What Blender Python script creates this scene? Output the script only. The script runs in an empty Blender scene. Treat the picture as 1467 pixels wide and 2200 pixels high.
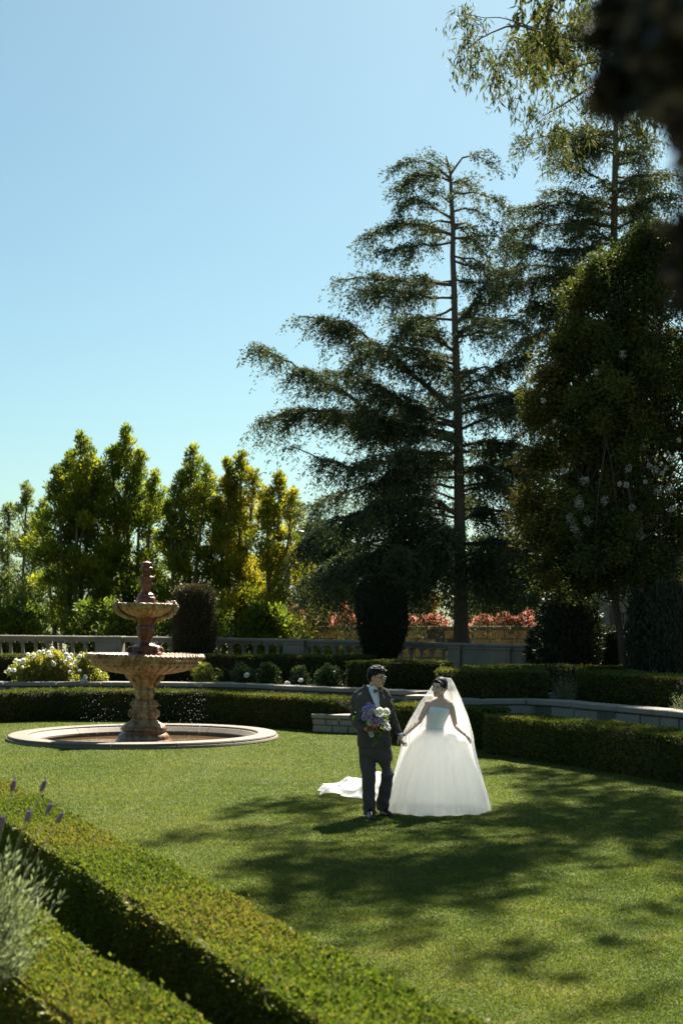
import bpy, bmesh, math, random
import numpy as np
from mathutils import Vector, Matrix
R = math.radians
random.seed(7)
rng = np.random.default_rng(7)
sc = bpy.context.scene
COL = sc.collection

# ------------------------------------------------------------------ camera, world, sun, exposure
F, CX, HY, EYE = 3055.0, 733.5, 1338.0, 2.2
cam = bpy.data.cameras.new('camera'); camo = bpy.data.objects.new('camera', cam); COL.objects.link(camo)
camo.location = (0, 0, EYE); camo.rotation_euler = (R(90), 0, 0)
cam.sensor_fit = 'VERTICAL'; cam.sensor_height = 36; cam.sensor_width = 24; cam.lens = F / 2200 * 36
cam.shift_y = (HY - 1100) / 2200
cam.clip_start = 0.05; cam.clip_end = 6000
cam.dof.use_dof = True; cam.dof.focus_distance = 16.5; cam.dof.aperture_fstop = 3.2
sc.camera = camo
SUN_EL, SUN_AZ = 49.0, 21.5
w = bpy.data.worlds.new("World"); sc.world = w; w.use_nodes = True
nt = w.node_tree
sk = nt.nodes.new('ShaderNodeTexSky'); sk.sky_type = 'NISHITA'; sk.sun_disc = False
sk.sun_elevation = R(SUN_EL); sk.sun_rotation = R(SUN_AZ)
sk.air_density = 0.95; sk.dust_density = 1.3; sk.ozone_density = 0.0; sk.altitude = 100
tn = nt.nodes.new('ShaderNodeMixRGB'); tn.blend_type = 'MULTIPLY'; tn.inputs[0].default_value = 1; tn.inputs[2].default_value = (0.385, 0.51, 0.485, 1)
nt.links.new(sk.outputs[0], tn.inputs[1]); nt.links.new(tn.outputs[0], nt.nodes['Background'].inputs[0])
nt.nodes['Background'].inputs[1].default_value = 0.052
sun = bpy.data.lights.new('sun', 'SUN'); suno = bpy.data.objects.new('sun', sun); COL.objects.link(suno)
sun.energy = 5.0; sun.angle = R(0.55); sun.color = (1.0, 0.93, 0.80)
SD = Vector((math.cos(R(SUN_EL)) * math.sin(R(SUN_AZ)), math.cos(R(SUN_EL)) * math.cos(R(SUN_AZ)), math.sin(R(SUN_EL))))
suno.rotation_euler = SD.to_track_quat('Z', 'Y').to_euler()
suno.location = (20, 40, 60)
vs = sc.view_settings
vs.view_transform = 'Standard'; vs.look = 'None'; vs.gamma = 1; vs.exposure = 2.25; vs.use_curve_mapping = False
sc.cycles.max_bounces = 8; sc.cycles.diffuse_bounces = 3; sc.cycles.transparent_max_bounces = 12
sc.cycles.caustics_reflective = False; sc.cycles.caustics_refractive = False

# ------------------------------------------------------------------ helpers
def P(x, y, D):                       # photo pixel + distance -> world point
    return Vector(((x - CX) / F * D, D, EYE - (y - HY) / F * D))
def GX(x, D): return (x - CX) / F * D
def GZ(y, D): return EYE - (y - HY) / F * D
def tag(o, label=None, cat=None, group=None, kind=None):
    if label: o['label'] = label
    if cat: o['category'] = cat
    if group: o['group'] = group
    if kind: o['kind'] = kind
    return o
def empty(name, loc, label, cat, group=None):
    o = bpy.data.objects.new(name, None); COL.objects.link(o); o.location = loc
    return tag(o, label, cat, group)
def link(name, me, parent=None, mat=None):
    o = bpy.data.objects.new(name, me); COL.objects.link(o)
    if parent is not None: o.parent = parent
    if mat is not None:
        for m in (mat if isinstance(mat, (list, tuple)) else [mat]): me.materials.append(m)
    return o
def base_of(parent):
    v = Vector((0, 0, 0))
    while parent is not None:
        v += parent.location; parent = parent.parent
    return v
def npmesh(name, V, Fc, mats, parent=None, attr=None, midx=None, smooth=False):
    """V (n,3) world coordinates, Fc (m,k)"""
    V = np.asarray(V, dtype=np.float32); Fc = np.asarray(Fc, dtype=np.int32)
    off = np.array(base_of(parent), dtype=np.float32)
    me = bpy.data.meshes.new(name)
    n, (m, k) = len(V), Fc.shape
    me.vertices.add(n); me.vertices.foreach_set('co', (V - off).ravel())
    me.loops.add(m * k); me.loops.foreach_set('vertex_index', Fc.ravel())
    me.polygons.add(m); me.polygons.foreach_set('loop_start', np.arange(0, m * k, k, dtype=np.int32))
    if midx is not None: me.polygons.foreach_set('material_index', np.asarray(midx, dtype=np.int32))
    if smooth: me.polygons.foreach_set('use_smooth', np.ones(m, dtype=bool))
    me.update(calc_edges=True)
    if attr is not None:
        a = me.attributes.new('rnd', 'FLOAT', 'POINT'); a.data.foreach_set('value', np.asarray(attr, dtype=np.float32))
    return link(name, me, parent, mats)

class MB:
    """collects shapes in world coordinates; build() makes ONE mesh object"""
    def __init__(s): s.v = []; s.f = []
    def add(s, vs, fs):
        o = len(s.v); s.v += [tuple(p) for p in vs]; s.f += [tuple(i + o for i in f) for f in fs]
    def rings(s, rs, caps=True, close=True):
        n = len(rs[0]); vs = [p for r in rs for p in r]; fs = []
        for i in range(len(rs) - 1):
            for j in range(n if close else n - 1):
                k = (j + 1) % n
                fs.append((i * n + j, i * n + k, (i + 1) * n + k, (i + 1) * n + j))
        if caps and close:
            fs.append(tuple(range(n - 1, -1, -1))); fs.append(tuple((len(rs) - 1) * n + j for j in range(n)))
        s.add(vs, fs)
    def tube(s, pts, rad, seg=8, flat=None):
        """pts list of Vectors, rad list of r or (r across, r along second axis)"""
        pts = [Vector(p) for p in pts]; rs = []
        up = Vector((0, 0, 1)) if flat is None else Vector(flat)
        for i, p in enumerate(pts):
            t = (pts[min(i + 1, len(pts) - 1)] - pts[max(i - 1, 0)]).normalized()
            a = t.cross(up)
            if a.length < 1e-3: a = t.cross(Vector((0, 1, 0.01)))
            a.normalize(); b = a.cross(t).normalized()
            r = rad[i] if isinstance(rad, (list, tuple)) else rad
            ra, rb = r if isinstance(r, (list, tuple)) else (r, r)
            rs.append([p + a * ra * math.cos(2 * math.pi * j / seg) + b * rb * math.sin(2 * math.pi * j / seg) for j in range(seg)])
        s.rings(rs)
    def ell(s, c, r, M=None, seg=12, nr=8):
        c = Vector(c); rs = []
        for i in range(nr + 1):
            ph = math.pi * (i + 0.0) / nr
            ph = min(max(ph, 0.12), math.pi - 0.12)
            ring = []
            for j in range(seg):
                a = 2 * math.pi * j / seg
                q = Vector((r[0] * math.sin(ph) * math.cos(a), r[1] * math.sin(ph) * math.sin(a), -r[2] * math.cos(ph)))
                if M is not None: q = M @ q
                ring.append(c + q)
            rs.append(ring)
        s.rings(rs)
    def box(s, c, d, rz=0.0, bev=0.0):
        c = Vector(c); M = Matrix.Rotation(rz, 3, 'Z'); hx, hy, hz = d[0] / 2, d[1] / 2, d[2] / 2
        if bev <= 0:
            vs = [c + M @ Vector((sx * hx, sy * hy, sz * hz)) for sz in (-1, 1) for sx, sy in ((-1, -1), (1, -1), (1, 1), (-1, 1))]
            s.add(vs, [(3, 2, 1, 0), (4, 5, 6, 7), (0, 1, 5, 4), (1, 2, 6, 5), (2, 3, 7, 6), (3, 0, 4, 7)])
        else:
            rs = []
            for z, k in ((-hz, bev), (-hz + bev, 0), (hz - bev, 0), (hz, bev)):
                x, y = hx - k, hy - k; q = bev * 0.6
                rs.append([c + M @ Vector((a, b, z)) for a, b in ((-x + q, -y), (x - q, -y), (x, -y + q), (x, y - q), (x - q, y), (-x + q, y), (-x, y - q), (-x, -y + q))])
            s.rings(rs)
    def lathe(s, prof, c, seg=32, fn=None, caps=True):
        c = Vector(c); rs = []
        for i, (r, z) in enumerate(prof):
            ring = []
            for j in range(seg):
                a = 2 * math.pi * j / seg; rr = r * (fn(i, r, z, a) if fn else 1)
                ring.append(c + Vector((rr * math.cos(a), rr * math.sin(a), z)))
            rs.append(ring)
        s.rings(rs, caps)
    def build(s, name, mat, parent=None, smooth=True, remesh=None, it=4, jit=0):
        off = base_of(parent); me = bpy.data.meshes.new(name)
        me.from_pydata([tuple(Vector(p) - off) for p in s.v], [], s.f); me.update()
        if remesh:
            o = bpy.data.objects.new('tmp', me); COL.objects.link(o)
            m = o.modifiers.new('r', 'REMESH'); m.mode = 'VOXEL'; m.voxel_size = remesh
            if it:
                m = o.modifiers.new('s', 'SMOOTH'); m.factor = 0.5; m.iterations = it
            dg = bpy.context.evaluated_depsgraph_get(); dg.update()
            me2 = bpy.data.meshes.new_from_object(o.evaluated_get(dg))
            bpy.data.objects.remove(o); bpy.data.meshes.remove(me); me = me2; me.name = name
            me.materials.clear()
        if smooth: me.polygons.foreach_set('use_smooth', np.ones(len(me.polygons), dtype=bool))
        return link(name, me, parent, mat)

# ------------------------------------------------------------------ materials
def newmat(name):
    m = bpy.data.materials.new(name); m.use_nodes = True
    return m, m.node_tree, m.node_tree.nodes['Principled BSDF']
def ramp(nt, cols, pos=None):
    n = nt.nodes.new('ShaderNodeValToRGB'); e = n.color_ramp.elements
    for i in range(len(cols) - 2): e.new(0.5)
    for i, c in enumerate(cols):
        e[i].position = pos[i] if pos else i / max(1, len(cols) - 1); e[i].color = (*c, 1)
    return n
def leafmat(name, cols, transl=0.35, rough=0.5, spec=0.4, tint=(1.15, 1.2, 0.7)):
    m, nt, b = newmat(name)
    at = nt.nodes.new('ShaderNodeAttribute'); at.attribute_name = 'rnd'
    rp = ramp(nt, cols); nt.links.new(at.outputs['Fac'], rp.inputs[0])
    nt.links.new(rp.outputs[0], b.inputs['Base Color'])
    b.inputs['Roughness'].default_value = rough; b.inputs['Specular IOR Level'].default_value = spec
    if transl > 0:
        tr = nt.nodes.new('ShaderNodeBsdfTranslucent'); mx = nt.nodes.new('ShaderNodeMixShader')
        mul = nt.nodes.new('ShaderNodeMixRGB'); mul.blend_type = 'MULTIPLY'; mul.inputs[0].default_value = 1
        mul.inputs[2].default_value = (*tint, 1); nt.links.new(rp.outputs[0], mul.inputs[1])
        nt.links.new(mul.outputs[0], tr.inputs['Color'])
        mx.inputs[0].default_value = transl
        nt.links.new(b.outputs[0], mx.inputs[1]); nt.links.new(tr.outputs[0], mx.inputs[2])
        nt.links.new(mx.outputs[0], nt.nodes['Material Output'].inputs['Surface'])
    return m
def noisemat(name, cols, scale=4, rough=0.8, bump=0.3, bscale=None, pos=None, spec=0.3, detail=8, stretch=None, coat=0, distort=0.3):
    m, nt, b = newmat(name)
    tc = nt.nodes.new('ShaderNodeTexCoord'); mp = nt.nodes.new('ShaderNodeMapping')
    nt.links.new(tc.outputs['Object'], mp.inputs['Vector'])
    if stretch: mp.inputs['Scale'].default_value = stretch
    n = nt.nodes.new('ShaderNodeTexNoise'); n.inputs['Scale'].default_value = scale; n.inputs['Detail'].default_value = detail
    n.inputs['Roughness'].default_value = 0.65; n.inputs['Distortion'].default_value = distort
    nt.links.new(mp.outputs[0], n.inputs['Vector'])
    rp = ramp(nt, cols, pos); nt.links.new(n.outputs['Fac'], rp.inputs[0]); nt.links.new(rp.outputs[0], b.inputs['Base Color'])
    b.inputs['Roughness'].default_value = rough; b.inputs['Specular IOR Level'].default_value = spec
    if coat: b.inputs['Coat Weight'].default_value = coat; b.inputs['Coat Roughness'].default_value = 0.12
    if bump:
        n2 = nt.nodes.new('ShaderNodeTexNoise'); n2.inputs['Scale'].default_value = bscale or scale * 6; n2.inputs['Detail'].default_value = 6
        nt.links.new(tc.outputs['Object'], n2.inputs['Vector'])
        bp = nt.nodes.new('ShaderNodeBump'); bp.inputs['Strength'].default_value = bump; bp.inputs['Distance'].default_value = 0.02
        nt.links.new(n2.outputs['Fac'], bp.inputs['Height']); nt.links.new(bp.outputs[0], b.inputs['Normal'])
    return m
def plain(name, col, rough=0.6, spec=0.4, **kw):
    m, nt, b = newmat(name)
    b.inputs['Base Color'].default_value = (*col, 1); b.inputs['Roughness'].default_value = rough; b.inputs['Specular IOR Level'].default_value = spec
    for k, v in kw.items(): b.inputs[k].default_value = v
    return m

def unit(a):
    return a / np.maximum(np.linalg.norm(a, axis=1, keepdims=True), 1e-9)
def rdir(n):
    return unit(rng.normal(size=(n, 3)))
def leafgeo(C, D, N, L, W):
    """rhombic leaves: base C, long axis D, facing N; L, W arrays or numbers -> (verts, quads)"""
    n = len(C); D = unit(D); S = unit(np.cross(D, N)); 
    L = np.broadcast_to(np.asarray(L, float).reshape(-1, 1), (n, 1)); W = np.broadcast_to(np.asarray(W, float).reshape(-1, 1), (n, 1))
    V = np.stack([C, C + D * L * 0.45 + S * W / 2, C + D * L, C + D * L * 0.45 - S * W / 2], axis=1).reshape(-1, 3)
    return V, np.arange(n * 4).reshape(n, 4)
def leafobj(name, C, D, N, L, W, mat, parent=None, rnd=None):
    V, Q = leafgeo(C, D, N, L, W)
    r = rng.random(len(C)) if rnd is None else np.clip(rnd, 0, 1)
    return npmesh(name, V, Q, mat, parent, attr=np.repeat(r, 4))
def resample(path, step):
    p = np.array([tuple(q)[:2] if len(q) == 2 else tuple(q) for q in path], float)
    seg = np.linalg.norm(np.diff(p, axis=0), axis=1); s = np.concatenate([[0], np.cumsum(seg)])
    n = max(2, int(round(s[-1] / step)) + 1); t = np.linspace(0, s[-1], n)
    return np.stack([np.interp(t, s, p[:, i]) for i in range(p.shape[1])], axis=1)

BARK = noisemat('bark', [(0.035, 0.026, 0.02), (0.09, 0.07, 0.055)], 3, 0.9, 0.6, 12, stretch=(4, 4, 0.7))
BARKG = noisemat('grey_bark', [(0.07, 0.06, 0.05), (0.16, 0.13, 0.105)], 3, 0.9, 0.5, 12, stretch=(4, 4, 0.7))
STONE = noisemat('grey_stone', [(0.13, 0.115, 0.095), (0.24, 0.215, 0.18), (0.33, 0.30, 0.25)], 3, 0.85, 0.35, 30)
COPING = noisemat('coping_stone', [(0.13, 0.115, 0.095), (0.22, 0.195, 0.165), (0.29, 0.26, 0.22)], 2.5, 0.8, 0.25, 40)
CASTSTONE = noisemat('weathered_cast_stone', [(0.12, 0.10, 0.078), (0.25, 0.215, 0.165), (0.34, 0.295, 0.23)], 2, 0.85, 0.25, 30)
MORTAR = noisemat('mortar', [(0.08, 0.075, 0.065), (0.15, 0.14, 0.12)], 8, 0.95, 0.3)
TANSTONE = noisemat('tan_stone', [(0.42, 0.25, 0.11), (0.54, 0.34, 0.165), (0.60, 0.41, 0.22)], 2.5, 0.85, 0.4, 14)
SOIL = noisemat('soil', [(0.025, 0.02, 0.014), (0.06, 0.045, 0.03)], 6, 0.95, 0.5)
# ------------------------------------------------------------------ ground, lawn, terraces
BAS = Vector((-3.77, 27.15, 0.0)); BR = 2.54
def poly_sheet(name, pts, z, mat, kind='structure', hole=None, z0=None):
    bm = bmesh.new()
    vs = [bm.verts.new((x, y, z)) for x, y in pts]
    es = [bm.edges.new((vs[i], vs[(i + 1) % len(vs)])) for i in range(len(vs))]
    if hole:
        hv = [bm.verts.new((hole[0] + hole[2] * math.cos(2 * math.pi * i / 64), hole[1] + hole[2] * math.sin(2 * math.pi * i / 64), z)) for i in range(64)]
        es += [bm.edges.new((hv[i], hv[(i + 1) % 64])) for i in range(64)]
    bmesh.ops.triangle_fill(bm, edges=es, use_beauty=True, normal=(0, 0, 1))
    if z0 is not None:
        n = len(vs); lo = [bm.verts.new((x, y, z0)) for x, y in pts]
        for i in range(n): bm.faces.new((vs[i], lo[i], lo[(i + 1) % n], vs[(i + 1) % n]))
    for f in bm.faces:
        if f.normal.z < -0.5: f.normal_flip()
    me = bpy.data.meshes.new(name); bm.to_mesh(me); bm.free()
    return tag(link(name, me, None, mat), kind=kind)
def lawnmat():
    m, nt, b = newmat('lawn_soil_and_turf')
    tc = nt.nodes.new('ShaderNodeTexCoord')
    def noise(s, d, st=None):
        n = nt.nodes.new('ShaderNodeTexNoise'); n.inputs['Scale'].default_value = s; n.inputs['Detail'].default_value = d
        if st:
            mp = nt.nodes.new('ShaderNodeMapping'); mp.inputs['Scale'].default_value = st
            nt.links.new(tc.outputs['Object'], mp.inputs[0]); nt.links.new(mp.outputs[0], n.inputs['Vector'])
        else: nt.links.new(tc.outputs['Object'], n.inputs['Vector'])
        return n
    a = noise(0.6, 6); c = noise(28, 8)
    r1 = ramp(nt, [(0.030, 0.046, 0.009), (0.052, 0.068, 0.015), (0.078, 0.084, 0.027)], [0.3, 0.5, 0.72]); nt.links.new(a.outputs['Fac'], r1.inputs[0])
    r2 = ramp(nt, [(0.45, 0.45, 0.45), (1.25, 1.25, 1.2)], [0.3, 0.7]); nt.links.new(c.outputs['Fac'], r2.inputs[0])
    mu = nt.nodes.new('ShaderNodeMixRGB'); mu.blend_type = 'MULTIPLY'; mu.inputs[0].default_value = 1
    nt.links.new(r1.outputs[0], mu.inputs[1]); nt.links.new(r2.outputs[0], mu.inputs[2]); nt.links.new(mu.outputs[0], b.inputs['Base Color'])
    b.inputs['Roughness'].default_value = 0.9; b.inputs['Specular IOR Level'].default_value = 0.1
    bp = nt.nodes.new('ShaderNodeBump'); bp.inputs['Strength'].default_value = 0.8; bp.inputs['Distance'].default_value = 0.03
    nt.links.new(c.outputs['Fac'], bp.inputs['Height']); nt.links.new(bp.outputs[0], b.inputs['Normal'])
    return m
LAWN = lawnmat()
FAR = noisemat('far_ground', [(0.04, 0.05, 0.02), (0.10, 0.10, 0.05)], 0.05, 0.95, 0)
# wall line that carries the terrace (front edge of the coping, X,Y)
WALL_L = [(-14, 30.5), (-10, 32.4), (-7.9, 33.1), (-5.5, 33.2), (-3.2, 32.7), (-2.2, 32.2), (-0.94, 30.9), (0.26, 29.9), (1.1, 29.2), (1.5, 28.4)]
WALL_R = [(1.75, 26.9), (2.15, 25.55), (3.49, 25.7), (5.28, 22.0), (6.2, 20.1), (8.2, 16.0), (10.5, 11.0)]
back = [(30, 11), (30, 34.5), (4, 34.8), (3.2, 36.1), (-14, 41)]
poly_sheet('ground', [(-3000, -300), (3000, -300), (3000, 5000), (-3000, 5000)], -1.2, FAR)
poly_sheet('lawn', [(-25, 3.6), (25, 3.6), (25, 40), (-25, 40)], 0.0, LAWN, hole=(BAS.x, BAS.y, BR - 0.05))
def off_line(path, d):
    p = np.array(path, float); t = unit(np.gradient(p, axis=0)); return [(a - b_ * d, c + e * d) for (a, c), (e, b_) in zip(p, t)]
poly_sheet('terrace', off_line(WALL_L, 0.22) + off_line(WALL_R, 0.22) + [(30, 11), (30, 60), (3.0, 60), (2.0, 42), (-14, 43)], 0.72, SOIL, z0=-1.19)
poly_sheet('upper_garden', [(-2.8, 51.35), (2.4, 50.85), (7.2, 49.9), (9.1, 49.4), (9.2, 47.5), (40, 47), (60, 120), (-2, 120)], 1.9, FAR, z0=-1.18)
poly_sheet('path', [(-6, -8), (6, -8), (6, 3.55), (-6, 3.55)], 0.55, noisemat('gravel_path', [(0.2, 0.18, 0.15), (0.32, 0.29, 0.25)], 20, 0.9, 0.5), z0=-1.17)

# grass blades
def grass():
    n = 1100000
    D = 7.6 * (34.0 / 7.6) ** (rng.random(n) ** 0.92)
    X = (rng.random(n) * 2 - 1) * (0.245 * D + 0.3); wide = rng.random(n) < 0.3; X = np.where(wide, np.sign(X) * (0.245 * D + 0.3 + rng.random(n) ** 1.4 * 5.0), X)
    keep = np.hypot(X - BAS.x, D - BAS.y) > BR + 0.03
    # the near hedges stand on X < line; outside lawn behind the walls
    line = -3.19 + (13.3 - D) * (3.64 / 7.95)
    keep &= X > line - 0.15
    wl = np.interp(X, [p[0] for p in WALL_L] + [p[0] for p in WALL_R[1:]], [p[1] for p in WALL_L] + [p[1] for p in WALL_R[1:]])
    keep &= D < wl - 0.3
    X, D = X[keep], D[keep]; n = len(X)
    clump = np.sin(X * 3.1 + 1.7 * np.sin(D * 2.3)) * np.sin(D * 2.7 + 1.3 * np.sin(X * 1.9)) 
    h = (0.009 + 0.013 * rng.random(n)) * (1 + 0.25 * clump)
    wd = 0.0028 + 0.00016 * D
    a = rng.random(n) * 2 * np.pi; lean = 0.3 + 0.8 * rng.random(n); la = rng.random(n) * 2 * np.pi
    dx, dy = np.cos(a) * wd, np.sin(a) * wd
    B = np.stack([X, D, np.zeros(n)], 1)
    V = np.stack([B - np.stack([dx, dy, np.zeros(n)], 1), B + np.stack([dx, dy, np.zeros(n)], 1),
                  B + np.stack([np.cos(la) * h * lean, np.sin(la) * h * lean, h], 1)], 1).reshape(-1, 3)
    big = np.sin(X * 1.3 + 0.8 * np.sin(D * 0.9)) * np.sin(D * 0.8 + 1.1 * np.sin(X * 0.7)) + 0.6 * np.sin(X * 4.3 + D * 2.2 + 2 * np.sin(D * 1.7)) * np.sin(D * 3.6 - X * 2.9)
    r = np.clip(0.42 + 0.13 * clump + 0.13 * big + 0.2 * rng.normal(size=n), 0, 1)
    dry = (np.sin(X * 7.1 + 3 * np.sin(D * 2.9)) * np.sin(D * 6.3 + 2 * np.sin(X * 3.7)) > 0.86) & (rng.random(n) < 0.5); r[dry] = 0.9 + 0.1 * rng.random(dry.sum())
    gm = leafmat('grass_blade', [(0.048, 0.080, 0.012), (0.088, 0.120, 0.020), (0.128, 0.146, 0.036), (0.22, 0.20, 0.085)], 0.42, 0.55, 0.2)
    o = npmesh('grass', V, np.arange(n * 3).reshape(n, 3), gm, attr=np.repeat(r, 3))
    tag(o, 'short mown green lawn grass across the whole garden floor', 'grass', kind='stuff')
grass()

# ------------------------------------------------------------------ stone walls
def wall_run(name, label, path, cap_z, cap_h, thick, courses, z0=0.0, stone_mat=STONE, cap_mat=COPING, cap_len=1.2, cap_over=0.04, slen=(0.35, 0.7), stone_from=None, skip=None, group=None):
    """path: front edge line; courses: list of (zbottom, height)"""
    p = np.array(path, float); c0 = p[len(p) // 2]
    t = empty(name, (c0[0], c0[1], z0), label, 'wall', group)
    core = MB(); seg = np.linalg.norm(np.diff(p, axis=0), axis=1); s = np.concatenate([[0], np.cumsum(seg)])
    def at(u):
        u = min(max(u, 0), s[-1]); i = min(np.searchsorted(s, u, 'right') - 1, len(seg) - 1); k = (u - s[i]) / seg[i]
        d = (p[i + 1] - p[i]) / seg[i]
        return p[i] + d * (u - s[i]), d
    def nrm(d): return np.array([-d[1], d[0]])      # away from the viewer for a path running left to right
    def slab(u0, u1, off, depth, za, zb, jit=0.0):
        m = MB(); n = max(2, int((u1 - u0) / 0.45) + 1); us = np.linspace(u0, u1, n); rs = []
        b = min(0.018, (zb - za) * 0.15)
        for u in us:
            q, d = at(u); nn = nrm(d); e = b if (u in (us[0], us[-1])) else 0
            o = off + jit
            pts = [(o + b + e, za), (o + e, za + b), (o + e, zb - b), (o + b + e, zb), (off + depth, zb), (off + depth, za)]
            uu = q + d * (b if u == us[0] else (-b if u == us[-1] else 0)) * 0.4
            rs.append([Vector((uu[0] + nn[0] * a, uu[1] + nn[1] * a, z)) for a, z in pts])
        m.rings(rs); return m
    n = len(p); u = 0.0
    core = slab(0.01, s[-1] - 0.01, 0.035 + cap_over, thick - 0.035 - cap_over, z0, cap_z - cap_h)
    core.build('core', MORTAR, t, smooth=False)
    j = 0
    while u < s[-1] - 0.05:
        l = cap_len * random.uniform(0.85, 1.15); e = min(u + l, s[-1])
        if s[-1] - e < 0.3: e = s[-1]
        slab(u + 0.004, e - 0.004, random.uniform(-0.006, 0.006), thick + 0.02, cap_z - cap_h + 0.003, cap_z + random.uniform(-0.004, 0.004)).build('coping_stone', cap_mat, t, smooth=False)
        u = e
    for (zb, h) in courses:
        u = random.uniform(0, 0.3) * 0
        while u < s[-1] - 0.05:
            l = random.uniform(*slen); e = min(u + l, s[-1])
            if s[-1] - e < 0.15: e = s[-1]
            if skip is None or not skip((u + e) / 2 if False else at((u + e) / 2)[0], zb):
                slab(u + 0.008, e - 0.008, cap_over, 0.12, zb + 0.008, zb + h - 0.008, random.uniform(-0.012, 0.022)).build('stone', stone_mat, t, smooth=False)
            u = e
    return t
wall_run('stone_retaining_wall', 'low curved stone wall with pale coping behind the fountain hedge and rose bushes', WALL_L, 0.82, 0.10, 0.4,
         [(0.0, 0.26), (0.26, 0.24), (0.50, 0.21)], skip=lambda q, z: q[0] < -0.6 and z < 0.45 or q[0] < -9)
wall_run('stone_retaining_wall', 'stone wall with flat coping behind the bride, turning a corner along the right hedge', WALL_R, 0.82, 0.10, 0.4,
         [(0.26, 0.24), (0.50, 0.21)], skip=lambda q, z: q[1] < 19 or (q[0] < 3.4 and z < 0.45))
# stair flank and steps between the hedges
wall_run('stair_wall', 'low stone stair wall with thick grey cap beside the end of the left hedge', [(-0.62, 28.5), (0.05, 28.1), (0.75, 27.9)], 0.37, 0.085, 0.45,
         [(0.0, 0.15), (0.15, 0.135)], slen=(0.3, 0.5), cap_len=0.7)
wall_run('stair_wall', 'rough pale stone pier end standing just left of the bride and her veil', [(1.22, 27.4), (1.5, 27.25), (1.85, 27.2)], 0.80, 0.075, 0.5,
         [(0.0, 0.25), (0.25, 0.24), (0.49, 0.235)], slen=(0.22, 0.4), cap_len=0.5)
st = empty('stone_steps', (0.4, 28.2, 0), 'grey stone steps climbing behind the groom between two low walls', 'steps')
for k in range(4):
    m = MB(); m.box((0.62 - 0.0 * k, 28.25 + 0.33 * k, 0.09 + 0.17 * k - 0.03), (1.1, 0.36, 0.15 + 0.001 * k), rz=-0.45, bev=0.012); m.build('step', COPING, st, smooth=False)
# ------------------------------------------------------------------ hedges
def hedge(name, label, front, w, z0, z1, mat, dens, L, W, group='clipped box hedges', seed=0, jit=0.025, side=1, blade_top=1.3):
    """front: (X,Y) line of the face towards the lawn; body lies to the left of travel direction (side=1)"""
    p = resample(front, 0.25); d = np.gradient(p, axis=0); d = unit(d); nn = np.stack([-d[:, 1], d[:, 0]], 1) * side
    ln = np.linalg.norm(np.diff(p, axis=0), axis=1).sum(); H = z1 - z0; n = len(p)
    ins = 0.035
    # core
    ring = []
    for a, z in ((ins, z0), (ins, z1 - ins), (w - ins, z1 - ins), (w - ins, z0)):
        ring.append(np.concatenate([p + nn * a, np.full((n, 1), z)], 1))
    V = np.stack(ring, 1)
    V[0, :, :2] += d[0] * ins; V[-1, :, :2] -= d[-1] * ins
    V = V.reshape(-1, 3); Fc = []
    for i in range(n - 1):
        for j in range(4):
            k = (j + 1) % 4; Fc.append((i * 4 + j, i * 4 + k, (i + 1) * 4 + k, (i + 1) * 4 + j))
    Fc += [(3, 2, 1, 0), ((n - 1) * 4, (n - 1) * 4 + 1, (n - 1) * 4 + 2, (n - 1) * 4 + 3)]
    Fc = np.array(Fc)
    # surface samples: front, top, back, two ends
    def line_at(t):
        i = np.clip((t * (n - 1)).astype(int), 0, n - 2); f = (t * (n - 1) - i)[:, None]
        return p[i] * (1 - f) + p[i + 1] * f, d[i], nn[i]
    Cs, Ns = [], []
    for part, area in (('f', ln * H), ('t', ln * w * blade_top), ('b', ln * H * 0.6), ('e0', w * H), ('e1', w * H)):
        k = int(area * dens)
        if k < 2: continue
        t = rng.random(k) if part in 'ftb' else np.full(k, 0.0 if part == 'e0' else 1.0)
        q, dd, nv = line_at(np.minimum(t, 0.999999)); zz = np.zeros((k, 1))
        if part in ('f', 'b'):
            a = np.zeros(k) if part == 'f' else np.full(k, w); z = z0 + H * rng.random(k); N = (-nv if part == 'f' else nv); N = np.concatenate([N, zz], 1)
        elif part == 't':
            a = w * rng.random(k); z = np.full(k, z1); N = np.tile([0, 0, 1.0], (k, 1))
        else:
            a = w * rng.random(k); z = z0 + H * rng.random(k); N = np.concatenate([dd * (-1 if part == 'e0' else 1), zz], 1)
        # uneven clipping
        u = q[:, 0] * 1.0 + q[:, 1] * 1.3
        wob = 0.012 * np.sin(u * 2.1 + seed) + 0.010 * np.sin(u * 5.3 + z * 7 + seed) + 0.008 * np.sin(u * 13 + a * 17)
        C = np.concatenate([q + nv * a[:, None], z[:, None]], 1) + N * (wob + jit * (rng.random(k) - 0.75))[:, None]
        # round the top arrises a little
        Cs.append(C); Ns.append(N)
    C = np.concatenate(Cs); N = np.concatenate(Ns); k = len(C)
    Dv = unit(N * 0.9 + rdir(k) * 0.9 + np.array([0, 0, 0.35])); Nv = unit(N + rdir(k) * 0.9)
    s = 0.65 + 0.7 * rng.random(k)
    # a few shoots stick out
    sh = rng.random(k) < 0.015; C[sh] += N[sh] * (0.02 + 0.03 * rng.random((sh.sum(), 1)))
    LV, LQ = leafgeo(C - Dv * (L * 0.3), Dv, Nv, L * s, W * s)
    patch = 0.5 + 0.25 * np.sin(C[:, 0] * 2.3 + C[:, 1] * 1.1 + seed) * np.sin(C[:, 1] * 1.9 - C[:, 0] * 0.7) 
    r = np.clip(patch + 0.24 * rng.normal(size=k), 0, 1)
    off = len(V); VV = np.concatenate([V, LV]); FF = np.concatenate([Fc, LQ + off])
    mi = np.concatenate([np.zeros(len(Fc)), np.ones(len(LQ))])
    o = npmesh(name, VV, FF, [HCORE, mat], attr=np.concatenate([np.zeros(off), np.repeat(r, 4)]), midx=mi)
    return tag(o, label, 'hedge', group)
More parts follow.
